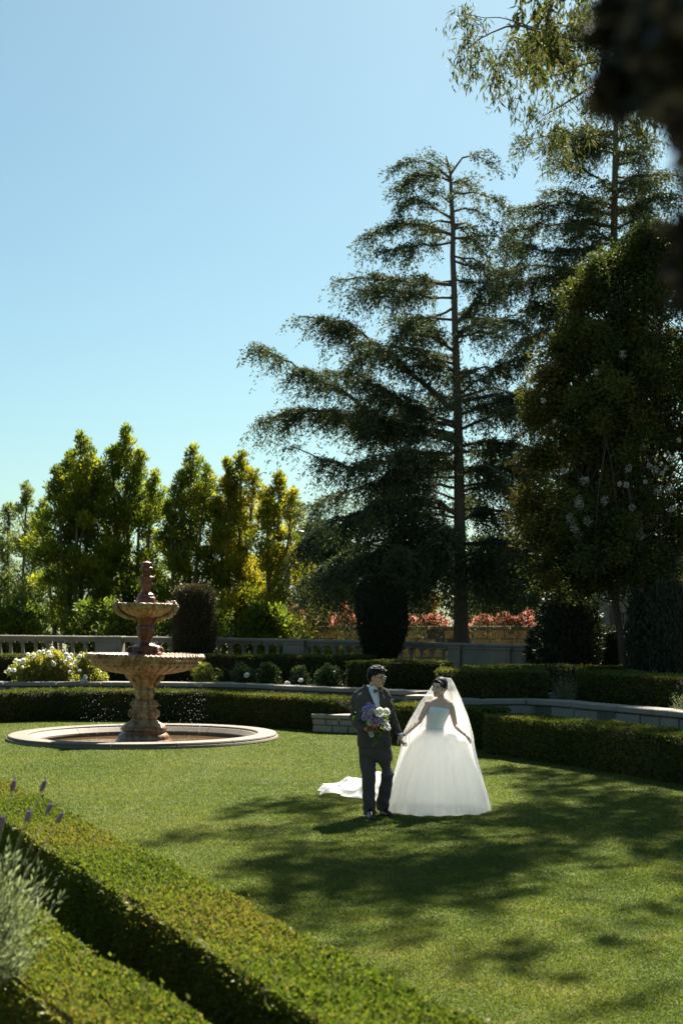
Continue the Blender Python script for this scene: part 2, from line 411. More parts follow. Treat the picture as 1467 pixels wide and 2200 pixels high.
HCORE = noisemat('hedge_twigs', [(0.012, 0.011, 0.006), (0.035, 0.03, 0.016)], 14, 0.95, 0.6)
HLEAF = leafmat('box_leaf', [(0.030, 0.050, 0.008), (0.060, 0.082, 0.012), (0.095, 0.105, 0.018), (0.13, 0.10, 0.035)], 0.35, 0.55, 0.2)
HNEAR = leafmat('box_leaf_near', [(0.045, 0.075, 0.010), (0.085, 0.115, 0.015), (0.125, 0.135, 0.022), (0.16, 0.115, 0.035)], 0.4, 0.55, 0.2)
# the two near hedges (front = the side that looks at the camera)
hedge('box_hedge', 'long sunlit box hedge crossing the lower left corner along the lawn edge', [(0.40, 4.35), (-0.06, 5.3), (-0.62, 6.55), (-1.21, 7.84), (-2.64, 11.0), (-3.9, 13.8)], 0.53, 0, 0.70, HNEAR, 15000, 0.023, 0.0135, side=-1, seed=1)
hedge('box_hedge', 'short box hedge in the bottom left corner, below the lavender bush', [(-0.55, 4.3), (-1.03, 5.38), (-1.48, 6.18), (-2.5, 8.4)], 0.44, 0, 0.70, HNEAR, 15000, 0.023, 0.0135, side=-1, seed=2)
# around the fountain lawn
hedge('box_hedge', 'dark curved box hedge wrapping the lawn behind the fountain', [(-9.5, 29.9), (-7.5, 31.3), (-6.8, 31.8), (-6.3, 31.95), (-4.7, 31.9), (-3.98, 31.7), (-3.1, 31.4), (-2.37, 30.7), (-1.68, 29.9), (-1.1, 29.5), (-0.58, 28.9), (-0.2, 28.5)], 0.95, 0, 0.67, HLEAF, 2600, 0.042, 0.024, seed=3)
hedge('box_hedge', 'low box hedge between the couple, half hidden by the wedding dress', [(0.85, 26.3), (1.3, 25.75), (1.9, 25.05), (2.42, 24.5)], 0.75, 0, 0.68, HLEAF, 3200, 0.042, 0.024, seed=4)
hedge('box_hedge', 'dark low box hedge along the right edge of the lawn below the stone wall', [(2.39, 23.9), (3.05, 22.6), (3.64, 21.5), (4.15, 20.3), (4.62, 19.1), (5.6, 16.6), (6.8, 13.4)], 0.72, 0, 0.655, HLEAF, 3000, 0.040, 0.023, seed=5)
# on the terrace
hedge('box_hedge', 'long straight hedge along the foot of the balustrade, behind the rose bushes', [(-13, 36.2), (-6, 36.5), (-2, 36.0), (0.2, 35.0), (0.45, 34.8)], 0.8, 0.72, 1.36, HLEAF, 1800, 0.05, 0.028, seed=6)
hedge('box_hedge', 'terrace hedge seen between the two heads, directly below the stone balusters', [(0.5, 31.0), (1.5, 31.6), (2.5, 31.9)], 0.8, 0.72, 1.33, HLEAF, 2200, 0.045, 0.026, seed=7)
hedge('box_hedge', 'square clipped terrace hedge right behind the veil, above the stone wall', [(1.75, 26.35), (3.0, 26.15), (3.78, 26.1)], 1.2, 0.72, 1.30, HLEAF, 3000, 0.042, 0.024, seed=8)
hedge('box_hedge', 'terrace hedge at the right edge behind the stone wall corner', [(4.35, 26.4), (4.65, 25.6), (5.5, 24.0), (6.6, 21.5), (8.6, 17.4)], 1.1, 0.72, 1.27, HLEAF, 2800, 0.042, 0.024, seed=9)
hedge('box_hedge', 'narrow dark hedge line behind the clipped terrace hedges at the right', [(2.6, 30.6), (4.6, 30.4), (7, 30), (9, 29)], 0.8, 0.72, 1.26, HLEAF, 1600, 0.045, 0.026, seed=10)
# ------------------------------------------------------------------ fountain
BASINM = noisemat('basin_limestone', [(0.075, 0.062, 0.047), (0.12, 0.10, 0.077), (0.16, 0.135, 0.105)], 1.6, 0.7, 0.2, 40)
def stainmat(name, light, mid, dark, rough, coat, thr):
    m, nt, b = newmat(name)
    tc = nt.nodes.new('ShaderNodeTexCoord'); mp = nt.nodes.new('ShaderNodeMapping'); mp.inputs['Scale'].default_value = (9, 9, 1.1)
    nt.links.new(tc.outputs['Object'], mp.inputs[0])
    n = nt.nodes.new('ShaderNodeTexNoise'); n.inputs['Scale'].default_value = 1.3; n.inputs['Detail'].default_value = 7; nt.links.new(mp.outputs[0], n.inputs['Vector'])
    n2 = nt.nodes.new('ShaderNodeTexNoise'); n2.inputs['Scale'].default_value = 22; n2.inputs['Detail'].default_value = 6; nt.links.new(tc.outputs['Object'], n2.inputs['Vector'])
    r = ramp(nt, [dark, mid, light], [thr - 0.14, thr, thr + 0.16]); nt.links.new(n.outputs['Fac'], r.inputs[0])
    r2 = ramp(nt, [(0.55, 0.5, 0.45), (1.1, 1.1, 1.1)], [0.35, 0.6]); nt.links.new(n2.outputs['Fac'], r2.inputs[0])
    mu = nt.nodes.new('ShaderNodeMixRGB'); mu.blend_type = 'MULTIPLY'; mu.inputs[0].default_value = 0.8
    nt.links.new(r.outputs[0], mu.inputs[1]); nt.links.new(r2.outputs[0], mu.inputs[2]); nt.links.new(mu.outputs[0], b.inputs['Base Color'])
    b.inputs['Roughness'].default_value = rough; b.inputs['Coat Weight'].default_value = coat; b.inputs['Coat Roughness'].default_value = 0.15
    bp = nt.nodes.new('ShaderNodeBump'); bp.inputs['Strength'].default_value = 0.35; bp.inputs['Distance'].default_value = 0.012
    nt.links.new(n2.outputs['Fac'], bp.inputs['Height']); nt.links.new(bp.outputs[0], b.inputs['Normal'])
    return m
F_TAN = stainmat('stained_limestone', (0.36, 0.27, 0.15), (0.26, 0.155, 0.065), (0.11, 0.045, 0.016), 0.55, 0.12, 0.47)
F_BASE = stainmat('iron_stained_stone', (0.27, 0.17, 0.085), (0.19, 0.09, 0.036), (0.09, 0.035, 0.014), 0.4, 0.3, 0.5)
F_RED = stainmat('wet_red_stone', (0.19, 0.066, 0.023), (0.135, 0.036, 0.011), (0.06, 0.016, 0.006), 0.45, 0.12, 0.5)

basin = empty('fountain_basin', BAS, 'round low limestone basin kerb set into the lawn around the tiered fountain', 'basin')
prof = [(2.56, -0.02), (2.57, 0.02), (2.555, 0.05), (2.53, 0.055), (2.535, 0.075), (2.52, 0.098), (2.48, 0.105), (2.20, 0.105), (2.17, 0.095), (2.16, 0.07), (2.13, 0.06), (2.08, 0.02), (2.03, -0.02), (2.02, -0.05), (2.04, -0.06), (2.04, -0.30), (2.58, -0.30)]
NS = 14
for k in range(NS):
    a0 = 2 * math.pi * k / NS + 0.14; a1 = a0 + 2 * math.pi / NS; g = 0.0022
    m = MB(); rs = []
    for i in range(9):
        a = a0 + g + (a1 - a0 - 2 * g) * i / 8
        rs.append([BAS + Vector((r * math.cos(a), r * math.sin(a), z)) for r, z in prof])
    m.rings(rs); m.build('kerb_stone', BASINM, basin, smooth=False)
m = MB(); m.lathe([(0.01, -0.31), (2.3, -0.31)], BAS, 48, caps=False); m.build('basin_floor', F_BASE, basin)
wm, nt_, wb = newmat('basin_water')
wb.inputs['Base Color'].default_value = (0.09, 0.055, 0.025, 1); wb.inputs['Roughness'].default_value = 0.06; wb.inputs['IOR'].default_value = 1.33
wn = nt_.nodes.new('ShaderNodeTexNoise'); wn.inputs['Scale'].default_value = 14; wn.inputs['Detail'].default_value = 4
wbp = nt_.nodes.new('ShaderNodeBump'); wbp.inputs['Strength'].default_value = 0.6; wbp.inputs['Distance'].default_value = 0.02
nt_.links.new(wn.outputs['Fac'], wbp.inputs['Height']); nt_.links.new(wbp.outputs[0], wb.inputs['Normal'])
m = MB(); m.lathe([(0.3, -0.10), (2.045, -0.10)], BAS, 64, caps=False)
tag(m.build('water', wm, None), kind='structure')

FO = empty('tiered_fountain', BAS + Vector((0, 0, -0.12)), 'tall three tiered carved stone fountain stained reddish brown at the top', 'fountain')
K = 0.001696
def pz(y): return 3.515 - K * y - 0.0
def prf(lst): return [(r * K, pz(y)) for y, r in lst]
def lump(seed, amp):
    return lambda i, r, z, a: 1 + amp * (math.sin(a * 9 + seed + z * 40) * math.sin(z * 70 + a * 5) + 0.6 * math.sin(a * 17 + z * 23))
def fine(lst, n=3):                    # subdivide a profile
    out = []
    for (a, b) in zip(lst[:-1], lst[1:]):
        for k in range(n): out.append((a[0] + (b[0] - a[0]) * k / n, a[1] + (b[1] - a[1]) * k / n))
    return out + [lst[-1]]
# pedestal: foot, fluted bell, garlanded drum, capital
foot = [(2190, 330), (2150, 325), (2105, 312), (2085, 302), (2075, 286), (2060, 291), (2030, 276), (2010, 250), (2000, 232), (1990, 250), (1965, 257), (1945, 250), (1932, 236)]
m = MB(); m.lathe(prf(foot), (BAS.x, BAS.y, 0), 48); m.build('foot', F_BASE, FO)
m = MB(); m.box((BAS.x, BAS.y, pz(2200)), (1.15, 1.15, 0.08), 0.3, 0.02); m.build('plinth', F_BASE, FO)
bell = fine([(1934, 236), (1910, 200), (1890, 166), (1870, 142), (1855, 132)], 3)
m = MB(); m.lathe(prf(bell), (BAS.x, BAS.y, 0), 112, lambda i, r, z, a: 1 + 0.035 * abs(math.sin(a * 14))); m.build('fluted_bell', F_TAN, FO)
drum = fine([(1858, 130), (1840, 150), (1815, 160), (1780, 160), (1755, 148), (1735, 132), (1720, 138), (1690, 142), (1660, 128), (1642, 100)], 4)
m = MB(); m.lathe(prf(drum), (BAS.x, BAS.y, 0), 96, lump(1, 0.05)); m.build('carved_drum', F_TAN, FO)
for rowy, rr, nn, sz in ((1800, 160, 16, 24), (1770, 158, 15, 22), (1830, 150, 14, 20), (1700, 142, 11, 24), (1672, 132, 12, 20)):     # garlands of fruit
    g = MB()
    for k in range(nn):
        a = 2 * math.pi * (k + random.uniform(-0.2, 0.2)) / nn
        g.ell((BAS.x + rr * K * math.cos(a), BAS.y + rr * K * math.sin(a), pz(rowy + random.uniform(-10, 10))), (sz * K * random.uniform(0.8, 1.2),) * 3, seg=7, nr=5)
    tag(g.build('garland', F_TAN, FO, remesh=0.016, it=1), kind='stuff')
neck = [(1645, 98), (1600, 100), (1588, 108), (1570, 118), (1556, 114), (1545, 120), (1530, 110), (1512, 104)]
m = MB(); m.lathe(prf(neck), (BAS.x, BAS.y, 0), 48, lambda i, r, z, a: 1 + 0.02 * math.cos(a * 24)); m.build('neck_moulding', F_TAN, FO)
cap = fine([(1514, 104), (1500, 116), (1480, 130), (1440, 148), (1400, 172), (1375, 196), (1358, 215), (1345, 215)], 3)
m = MB(); m.lathe(prf(cap), (BAS.x, BAS.y, 0), 96, lambda i, r, z, a: 1 + 0.07 * math.cos(a * 8) + 0.02 * math.cos(a * 24)); m.build('capital', F_TAN, FO)
for k in range(4):                     # corner volutes of the capital
    a = math.pi / 4 + k * math.pi / 2 + 0.5; g = MB()
    c = Vector((BAS.x + 205 * K * math.cos(a), BAS.y + 205 * K * math.sin(a), pz(1382)))
    g.ell(c, (32 * K, 32 * K, 30 * K), seg=10, nr=7); g.tube([c, c + Vector((-60 * K * math.cos(a), -60 * K * math.sin(a), -70 * K)), c + Vector((-75 * K * math.cos(a), -75 * K * math.sin(a), -120 * K))], [26 * K, 24 * K, 10 * K], 8)
    g.build('volute', F_TAN, FO)
# lower bowl with gadroons and rope rim
bowl = fine([(1362, 200), (1352, 240), (1340, 330), (1320, 430), (1290, 520), (1262, 575), (1236, 592)], 4)
m = MB(); m.lathe(prf(bowl), (BAS.x, BAS.y, 0), 432, lambda i, r, z, a: 1 + (0.012 * abs(math.cos(a * 18)) - 0.075 * math.exp(-(abs(math.cos(a * 18)) / 0.22) ** 2)) * min(1, max(0, (r / K - 220) / 200)))
m.rings([[Vector((BAS.x + r * K * math.cos(2 * math.pi * j / 96), BAS.y + r * K * math.sin(2 * math.pi * j / 96), pz(y))) for j in range(96)] for y, r in
         [(1240, 596), (1228, 607), (1218, 607), (1214, 598), (1200, 606), (1188, 622), (1180, 640), (1165, 652), (1150, 652), (1138, 640), (1130, 622), (1128, 600), (1140, 580), (1200, 500), (1230, 60)]])
bo = m.build('lower_bowl', F_TAN, FO)
m = MB()
for k in range(72):                    # rope twist of the rim
    a = 2 * math.pi * k / 72; b = a + 0.075
    m.tube([Vector((BAS.x + r * K * math.cos(t), BAS.y + r * K * math.sin(t), pz(y))) for r, t, y in ((652, a, 1182), (662, a + 0.03, 1160), (645, a + 0.06, 1134), (612, b, 1128))], [10 * K, 15 * K, 15 * K, 9 * K], 6)
m.build('rope_rim', F_TAN, bo)
m = MB(); m.lathe([(0.1, pz(1150)), (595 * K, pz(1150))], (BAS.x, BAS.y, 0), 64, caps=False); m.build('bowl_water', wm, FO)
# red shaft
base2 = [(1230, 190), (1150, 190), (1128, 192), (1110, 186), (1092, 165), (1070, 172), (1055, 176), (1044, 168), (1034, 132), (1015, 96), (1000, 76), (965, 70), (956, 78), (944, 76), (935, 82), (892, 92), (880, 95), (872, 98), (862, 90), (852, 100), (830, 103), (812, 100), (803, 84), (790, 84), (775, 88), (745, 98), (720, 106), (700, 112)]
m = MB(); m.lathe(prf(fine(base2, 2)), (BAS.x, BAS.y, 0), 72, lambda i, r, z, a: 1 + (0.04 * math.cos(a * 16) if pz(940) < z < pz(890) else (0.05 * math.cos(a * 10 + z * 60) if pz(852) < z < pz(812) else 0.012 * math.cos(a * 12)))); m.build('shaft', F_RED, FO)
for k in range(6):                     # dolphin heads at its foot
    a = 2 * math.pi * k / 6 + 0.35; g = MB(); c = Vector((BAS.x + 178 * K * math.cos(a), BAS.y + 178 * K * math.sin(a), pz(1080)))
    o = Vector((math.cos(a), math.sin(a), 0)); s_ = Vector((-math.sin(a), math.cos(a), 0))
    g.ell(c, (36 * K, 36 * K, 34 * K), seg=10, nr=7); g.ell(c + o * 26 * K - Vector((0, 0, 12 * K)), (18 * K, 18 * K, 12 * K), seg=8, nr=5)
    g.ell(c + s_ * 24 * K + Vector((0, 0, 22 * K)), (14 * K,) * 3, seg=7, nr=5); g.ell(c - s_ * 24 * K + Vector((0, 0, 22 * K)), (14 * K,) * 3, seg=7, nr=5)
    g.tube([c, c - o * 30 * K + Vector((0, 0, 25 * K)), c - o * 70 * K + Vector((0, 0, 48 * K))], [30 * K, 24 * K, 8 * K], 8)
    g.build('dolphin_head', F_RED, FO)
# upper scalloped bowl
ub = fine([(722, 100), (708, 118), (696, 160), (676, 210), (640, 262), (605, 298), (585, 308)], 4)
def shell(i, r, z, a):
    k = min(1, max(0, (r / K - 110) / 120)); return 1 + (0.055 * abs(math.cos(a * 12)) - 0.02) * k
m = MB(); m.lathe(prf(ub), (BAS.x, BAS.y, 0), 240, shell)
rim = [(586, 306), (574, 314), (563, 312), (558, 300), (566, 285), (600, 230), (640, 60)]
m.rings([[Vector((BAS.x + r * K * (1 + 0.05 * abs(math.cos(12 * 2 * math.pi * j / 240)) - 0.02) * math.cos(2 * math.pi * j / 240), BAS.y + r * K * (1 + 0.05 * abs(math.cos(12 * 2 * math.pi * j / 240)) - 0.02) * math.sin(2 * math.pi * j / 240), pz(y - (7 * abs(math.cos(12 * 2 * math.pi * j / 240)) if 1 <= q <= 4 else 0)))) for j in range(240)] for q, (y, r) in enumerate(rim)])
m.build('upper_bowl', F_TAN, FO)
for a in (R(192), R(2), R(40), R(115)):
    o = Vector((math.cos(a), math.sin(a), 0)); s_ = Vector((-math.sin(a), math.cos(a), 0)); g = MB()
    c = Vector((BAS.x, BAS.y, pz(590))) + o * 318 * K
    M = Matrix.Rotation(a, 3, 'Z')
    g.ell(c, (44 * K, 46 * K, 58 * K), M, 12, 8); g.ell(c + o * 34 * K + Vector((0, 0, -12 * K)), (22 * K, 26 * K, 24 * K), M, 10, 6)
    g.ell(c + o * 28 * K + Vector((0, 0, -44 * K)), (16 * K, 20 * K, 14 * K), M, 8, 5)
    for sg in (-1, 1):
        g.ell(c + s_ * 36 * K * sg + Vector((0, 0, 50 * K)), (18 * K, 14 * K, 20 * K), M, 8, 5); g.ell(c + s_ * 16 * K * sg + o * 38 * K + Vector((0, 0, 16 * K)), (10 * K,) * 3, M, 6, 4)
        for q in range(3): g.ell(c + s_ * 46 * K * sg - o * 6 * K + Vector((0, 0, (20 - 28 * q) * K)), (20 * K, 14 * K, 18 * K), M, 7, 5)
    g.build('lion_head', F_TAN, FO)
    g = MB(); Z0 = Vector((BAS.x, BAS.y, 0))
    g.tube([Z0 + o * r * K + Vector((0, 0, pz(y))) for r, y in ((325, 610), (318, 650), (285, 682), (235, 708), (180, 724), (135, 728), (118, 744), (112, 780))], [x * K for x in (20, 24, 24, 21, 18, 18, 16, 8)], 9)
    g.ell(Z0 + o * 318 * K + Vector((0, 0, pz(660))), (26 * K, 26 * K, 24 * K), seg=9, nr=6)
    g.build('scroll_bracket', F_TAN, FO)
# finial
fin = [(640, 118), (570, 114), (560, 112), (552, 105), (488, 105), (484, 92), (470, 90), (458, 90), (446, 72), (430, 54), (410, 50), (398, 54), (376, 60), (362, 68), (350, 74), (322, 70), (316, 64), (300, 66), (286, 80), (270, 92), (256, 88), (246, 48), (226, 42), (206, 54), (192, 70), (170, 76), (152, 70), (142, 46), (122, 44), (112, 60), (100, 62), (92, 40), (84, 16), (78, 4)]
m = MB()
m.lathe(prf(fine(fin, 2)), (BAS.x, BAS.y, 0), 64, lambda i, r, z, a: (1 + 0.05 * (max(abs(math.cos(a * 4 + 0.4)), 0.6) - 0.8)) if z < pz(486) else 1 + 0.03 * math.cos(a * 12) * (1 if r / K > 60 else 0)); m.build('finial', F_RED, FO)
FO.rotation_euler = (0, R(0.9), 0)

# falling water
def drops():
    V, Fq = [], []
    def oct_(c, r, e):
        o = len(V); V.extend([(c[0] - r, c[1], c[2]), (c[0], c[1] - r, c[2]), (c[0] + r, c[1], c[2]), (c[0], c[1] + r, c[2]), (c[0], c[1], c[2] + r * e), (c[0], c[1], c[2] - r)])
        for a, b in ((0, 1), (1, 2), (2, 3), (3, 0)): Fq.append((o + a, o + b, o + 4)); Fq.append((o + b, o + a, o + 5))
    for k in range(460):
        a = random.choice([random.gauss(math.pi, 0.5), random.gauss(0, 0.5), random.uniform(0, 6.283)])
        if random.random() < 0.75:
            z = random.uniform(-0.08, 1.1); r = 1.06 + random.gauss(0, 0.05) + (1.1 - z) * 0.02 + random.random() ** 3 * (-0.6 if random.random() < .5 else .1)
        else: z = 1.2 + random.random() ** 1.5 * 1.3; r = random.uniform(0.12, 0.75 if z < 1.6 else 0.35)
        oct_((BAS.x + r * math.cos(a), BAS.y + r * math.sin(a), z), random.uniform(0.0025, 0.006), random.uniform(1.2, 3))
    me = bpy.data.meshes.new('falling_water'); me.from_pydata(V, [], Fq); me.update()
    dm, nt, b = newmat('water_drop'); b.inputs['Base Color'].default_value = (0.9, 0.95, 1, 1); b.inputs['Roughness'].default_value = 0.1
    tr = nt.nodes.new('ShaderNodeBsdfTranslucent'); mx = nt.nodes.new('ShaderNodeMixShader'); mx.inputs[0].default_value = 0.5
    nt.links.new(b.outputs[0], mx.inputs[1]); nt.links.new(tr.outputs[0], mx.inputs[2]); nt.links.new(mx.outputs[0], nt.nodes['Material Output'].inputs[0])
    tag(link('falling_water', me, None, dm), 'sparkling water drops falling from the fountain bowls', 'water', kind='stuff')
drops()

# ------------------------------------------------------------------ balustrade
AX = [-60, 300, 460, 620, 770, 870, 970, 1140]; AY = [1363.7, 1367.5, 1369.8, 1372.5, 1375, 1377.3, 1381, 1385.5]; AD = [40, 39.5, 39, 38.5, 38, 37.3, 36.3, 35.8]
def bp(x):
    D = float(np.interp(x, AX, AD)); y = float(np.interp(x, AX, AY)); q = P(x, y, D); return q, D
bal = empty('stone_balustrade', (bp(620)[0].x, 38.5, 0.72), 'long grey stone balustrade with turned balusters at the back of the garden', 'balustrade')
def rail(name, x0, x1, prof, mat):
    n = max(2, int((x1 - x0) / 30)); rs = []
    for i in range(n + 1):
        x = x0 + (x1 - x0) * i / n; q, D = bp(x)
        rs.append([Vector((q.x, q.y + dy, q.z + dz)) for dy, dz in prof])
    m = MB(); m.rings(rs); return m.build(name, mat, bal, smooth=False)
RP = [(-0.17, -0.015), (-0.15, 0), (0.15, 0), (0.17, -0.015), (0.17, -0.075), (0.14, -0.095), (0.11, -0.16), (-0.11, -0.16), (-0.14, -0.095), (-0.17, -0.075)]
PL = [(-0.15, -0.76), (0.15, -0.76), (0.15, -1.25), (-0.15, -1.25)]
xs = [-60, 81, 161, 209]
for a, b in ((-60, 80), (81, 160.5), (161, 209), (265, 376), (377, 470), (471, 562), (563, 612), (657, 712), (713, 790), (791, 905), (906, 967)): rail('top_rail', a, b, RP, CASTSTONE)
rail('plinth', -60, 1140, PL, CASTSTONE)
bprof = [(0.10, -0.76), (0.10, -0.71), (0.075, -0.70), (0.08, -0.68), (0.085, -0.64), (0.078, -0.58), (0.06, -0.50), (0.048, -0.42), (0.042, -0.34), (0.045, -0.30), (0.06, -0.285), (0.06, -0.265), (0.047, -0.255), (0.05, -0.225), (0.075, -0.205)]
bm0 = MB(); bm0.lathe(bprof, (0, 0, 0), 14); bm0.box((0, 0, -0.185), (0.2, 0.2, 0.045)); bm0.box((0, 0, -0.735), (0.22, 0.22, 0.05))
bmesh0 = None
for x in [-25, 1, 24, 50, 77.5, 104, 131, 157, 184, 290, 316, 342, 368, 394, 420, 446, 457 + 14, 497, 523.5, 549, 574, 598, 671, 694, 719, 743, 766, 789, 812, 838, 862, 884, 906, 929, 952]:
    q, D = bp(x)
    if bmesh0 is None: o = bm0.build('baluster', CASTSTONE); bmesh0 = o.data; o.parent = bal
    else: o = link('baluster', bmesh0, bal)
    o.location = q - bal.location
def pedestal(x0, x1, proud=0.0, panel=True):
    q0, _ = bp(x0); q1, _ = bp(x1); c = (q0 + q1) / 2; w_ = (q1 - q0).length; rz = math.atan2(q1.y - q0.y, q1.x - q0.x)
    f = Matrix.Rotation(rz, 3, 'Z') @ Vector((0, -1, 0))
    m = MB(); m.box(c + Vector((0, 0, -0.70)) + f * proud, (w_, 0.40, 1.08), rz); m.box(c + Vector((0, 0, -0.035)) + f * proud, (w_ + 0.07, 0.48, 0.075), rz, 0.012); m.box(c + Vector((0, 0, -0.115)) + f * proud, (w_ + 0.03, 0.44, 0.084), rz, 0.015)
    o = m.build('pedestal', CASTSTONE, bal, smooth=False)
    if panel:
        m = MB(); m.box(c + Vector((0, 0, -0.52)) + f * (0.205 + proud), (w_ * 0.7, 0.03, 0.62), rz, 0.01); m.build('panel', CASTSTONE, o, smooth=False)
pedestal(209, 265); pedestal(612, 657); pedestal(967, 992, 0.06, False); pedestal(992.5, 1047, -0.08, False); pedestal(1048, 1097, 0.06); pedestal(1097.5, 1140, -0.08, False)

# tan wall far behind, with a planting bed on top
TW = [(GX(560, 51), 51.0), (GX(880, 50.5), 50.5), (GX(1180, 49.5), 49.5), (GX(1300, 49), 49.0)]
wall_run('tan_stone_wall', 'long tan stone wall beyond the balustrade, pink flowering shrubs along its top', TW, 2.08, 0.12, 0.5, [(0.62, 0.34), (0.96, 0.34), (1.30, 0.33), (1.63, 0.33)], z0=-0.2, stone_mat=TANSTONE, cap_mat=noisemat('tan_coping', [(0.2, 0.15, 0.09), (0.33, 0.26, 0.16)], 3, 0.85, 0.3), cap_len=1.4, slen=(0.5, 0.95))

# garden building at the right, mostly behind the shrubs
gb = empty('garden_building', P(1330, 1450, 37) * 1.0, 'dim stone garden building with a pilaster behind the dark shrubs at right', 'building')
m = MB(); q = P(1292, 1345, 37); m.box((q.x, 37.0, 1.9), (0.30, 0.3, 3.0), 0, 0.015); m.build('pilaster', COPING, gb, smooth=False)
m = MB(); m.box((q.x, 36.98, 2.2), (0.36, 0.36, 0.10)); m.build('pilaster_block', COPING, gb, smooth=False)
m = MB(); m.box((q.x + 4.0, 37.5, 2.2), (7.4, 0.4, 3.6)); m.build('wall', MORTAR, gb, smooth=False)
for r_ in range(11):
    u = q.x + 0.42 + (0.2 if r_ % 2 else 0)
    while u < q.x + 3.6:
        l = random.uniform(0.35, 0.65); m = MB(); m.box((u + l / 2, 37.28 + random.uniform(-0.012, 0.012), 0.75 + 0.31 * r_), (l - 0.02, 0.06, 0.29), 0, 0.012); m.build('stone', STONE, gb, smooth=False); u += l
m = MB(); m.box((q.x + 3.9, 37.4, 4.18), (8.2, 0.9, 0.22), 0, 0.03); m.build('cornice', COPING, gb, smooth=False)
# ------------------------------------------------------------------ trees
def clump_leaves(Cs, Rs, per, L, W, up=0.3, shellk=0.55, zs=1.0, hang=0.0):
    """leaf arrays for many clumps: Cs (n,3), Rs (n,)"""
    n = len(Cs); idx = np.repeat(np.arange(n), per); k = len(idx)
    d = rdir(k); rad = (shellk + (1 - shellk) * rng.random(k)) ** 0.9
    off = d * rad[:, None] * Rs[idx][:, None]; off[:, 2] *= zs
    C = Cs[idx] + off
    D = unit(d * 0.8 + rdir(k) * 0.8 + np.array([0, 0, up - hang]))
    N = unit(d + rdir(k) * 0.9)
    s = 0.6 + 0.8 * rng.random(k)
    return C, D, N, L * s, W * s, idx
def limb_tube(m, a, b, r0, r1, sag=0.0, seg=6, n=5, wob=0.05):
    a, b = Vector(a), Vector(b); pts = []; rr = []
    ln = (b - a).length
    for i in range(n + 1):
        t = i / n; p = a.lerp(b, t) + Vector((0, 0, -sag * ln * math.sin(math.pi * t)))
        if 0 < i < n: p += Vector((random.uniform(-1, 1), random.uniform(-1, 1), random.uniform(-1, 1))) * wob * ln * 0.3
        pts.append(p); rr.append(r0 + (r1 - r0) * t)
    m.tube(pts, rr, seg)
def clump_tree(name, label, cat, D, zb, prof, mat, n, per, cr, L, W, trunk=0.14, group=None, depth=0.8, zs=0.8, bark=BARKG, up=0.3, fill=0.75, rbias=None, lean=0, stems=1, hang=0, spread_in=0.5):
    """prof: list of (y px, xleft px, xright px) from the top down: the crown outline at distance D"""
    ys = [p[0] for p in prof]; y0, y1 = ys[0], ys[-1]
    xm = np.mean([(p[1] + p[2]) / 2 for p in prof]); bx = GX(xm, D)
    t = empty(name, (bx, D, zb), label, cat, group)
    Cs, Rs, rr = [], [], []
    while len(Cs) < n:
        y = y0 + (y1 - y0) * random.random()
        xl = np.interp(y, ys, [p[1] for p in prof]); xr = np.interp(y, ys, [p[2] for p in prof])
        wd = GX(xr, D) - GX(xl, D); c = (GX(xr, D) + GX(xl, D)) / 2
        if random.random() > max(0.15, wd / (max(p[2] - p[1] for p in prof) / F * D)): continue
        a = random.uniform(0, 6.283); q = random.random() ** spread_in
        r = min(cr * random.uniform(0.65, 1.25), wd * 0.5)
        h = max(0.0, wd / 2 - r * 0.8)
        Cs.append((c + h * q * math.cos(a), D + h * q * math.sin(a) * depth, GZ(y, D) - r * 0.6)); Rs.append(r); rr.append(random.random())
    Cs, Rs = np.array(Cs), np.array(Rs)
    m = MB()
    for s in range(stems):
        dx = 0 if stems == 1 else random.uniform(-0.5, 0.5); sx = bx + (0 if stems == 1 else random.uniform(-0.15, 0.15))
        top = Vector((GX((prof[0][1] + prof[0][2]) / 2, D) + dx, D + (0 if stems == 1 else random.uniform(-.4, .4)), GZ(y0 + (y1 - y0) * 0.12, D)))
        base = Vector((sx, D, zb))
        pts = [base.lerp(top, q) + Vector((random.uniform(-1, 1), random.uniform(-1, 1), 0)) * 0.06 * (1 if 0 < q < 1 else 0) for q in (0, .2, .4, .6, .8, 1)]
        m.tube(pts, [trunk * k for k in (1.15, 0.9, 0.75, 0.55, 0.35, 0.12)], 8)
        for i in random.sample(range(n), min(n, 36 // stems + 8)):
            c = Vector(Cs[i]); zq = min(max((c.z - base.z) / max(0.1, top.z - base.z) - 0.18, 0.05), 0.95)
            st_ = base.lerp(top, zq); limb_tube(m, st_, c, trunk * 0.32, 0.012, -0.05, 5, 4)
    m.build('trunk', bark, t)
    C, Dv, N, Lv, Wv, idx = clump_leaves(Cs, Rs, per, L, W, up, zs=zs, hang=hang)
    r = np.array(rr)[idx] * 0.6 + 0.4 * rng.random(len(idx))
    if rbias is not None: r = np.clip(r + rbias(C), 0, 1)
    leafobj('crown', C, Dv, N, Lv, Wv, mat, t, r)
    return t
YEW = leafmat('yellow_green_needle_leaf', [(0.045, 0.075, 0.013), (0.10, 0.14, 0.018), (0.20, 0.22, 0.025), (0.32, 0.30, 0.035)], 0.52, 0.6, 0.2)
YEWO = leafmat('golden_needle_leaf', [(0.06, 0.085, 0.012), (0.17, 0.18, 0.02), (0.30, 0.27, 0.03), (0.36, 0.22, 0.04)], 0.52, 0.6, 0.2)
YEWH = leafmat('hazed_needle_leaf', [(0.09, 0.12, 0.05), (0.15, 0.18, 0.065), (0.24, 0.25, 0.08)], 0.5, 0.6, 0.2)  # distance haze put into the leaf colour as a paler green
GT = 'tall feathery trees beyond the balustrade'
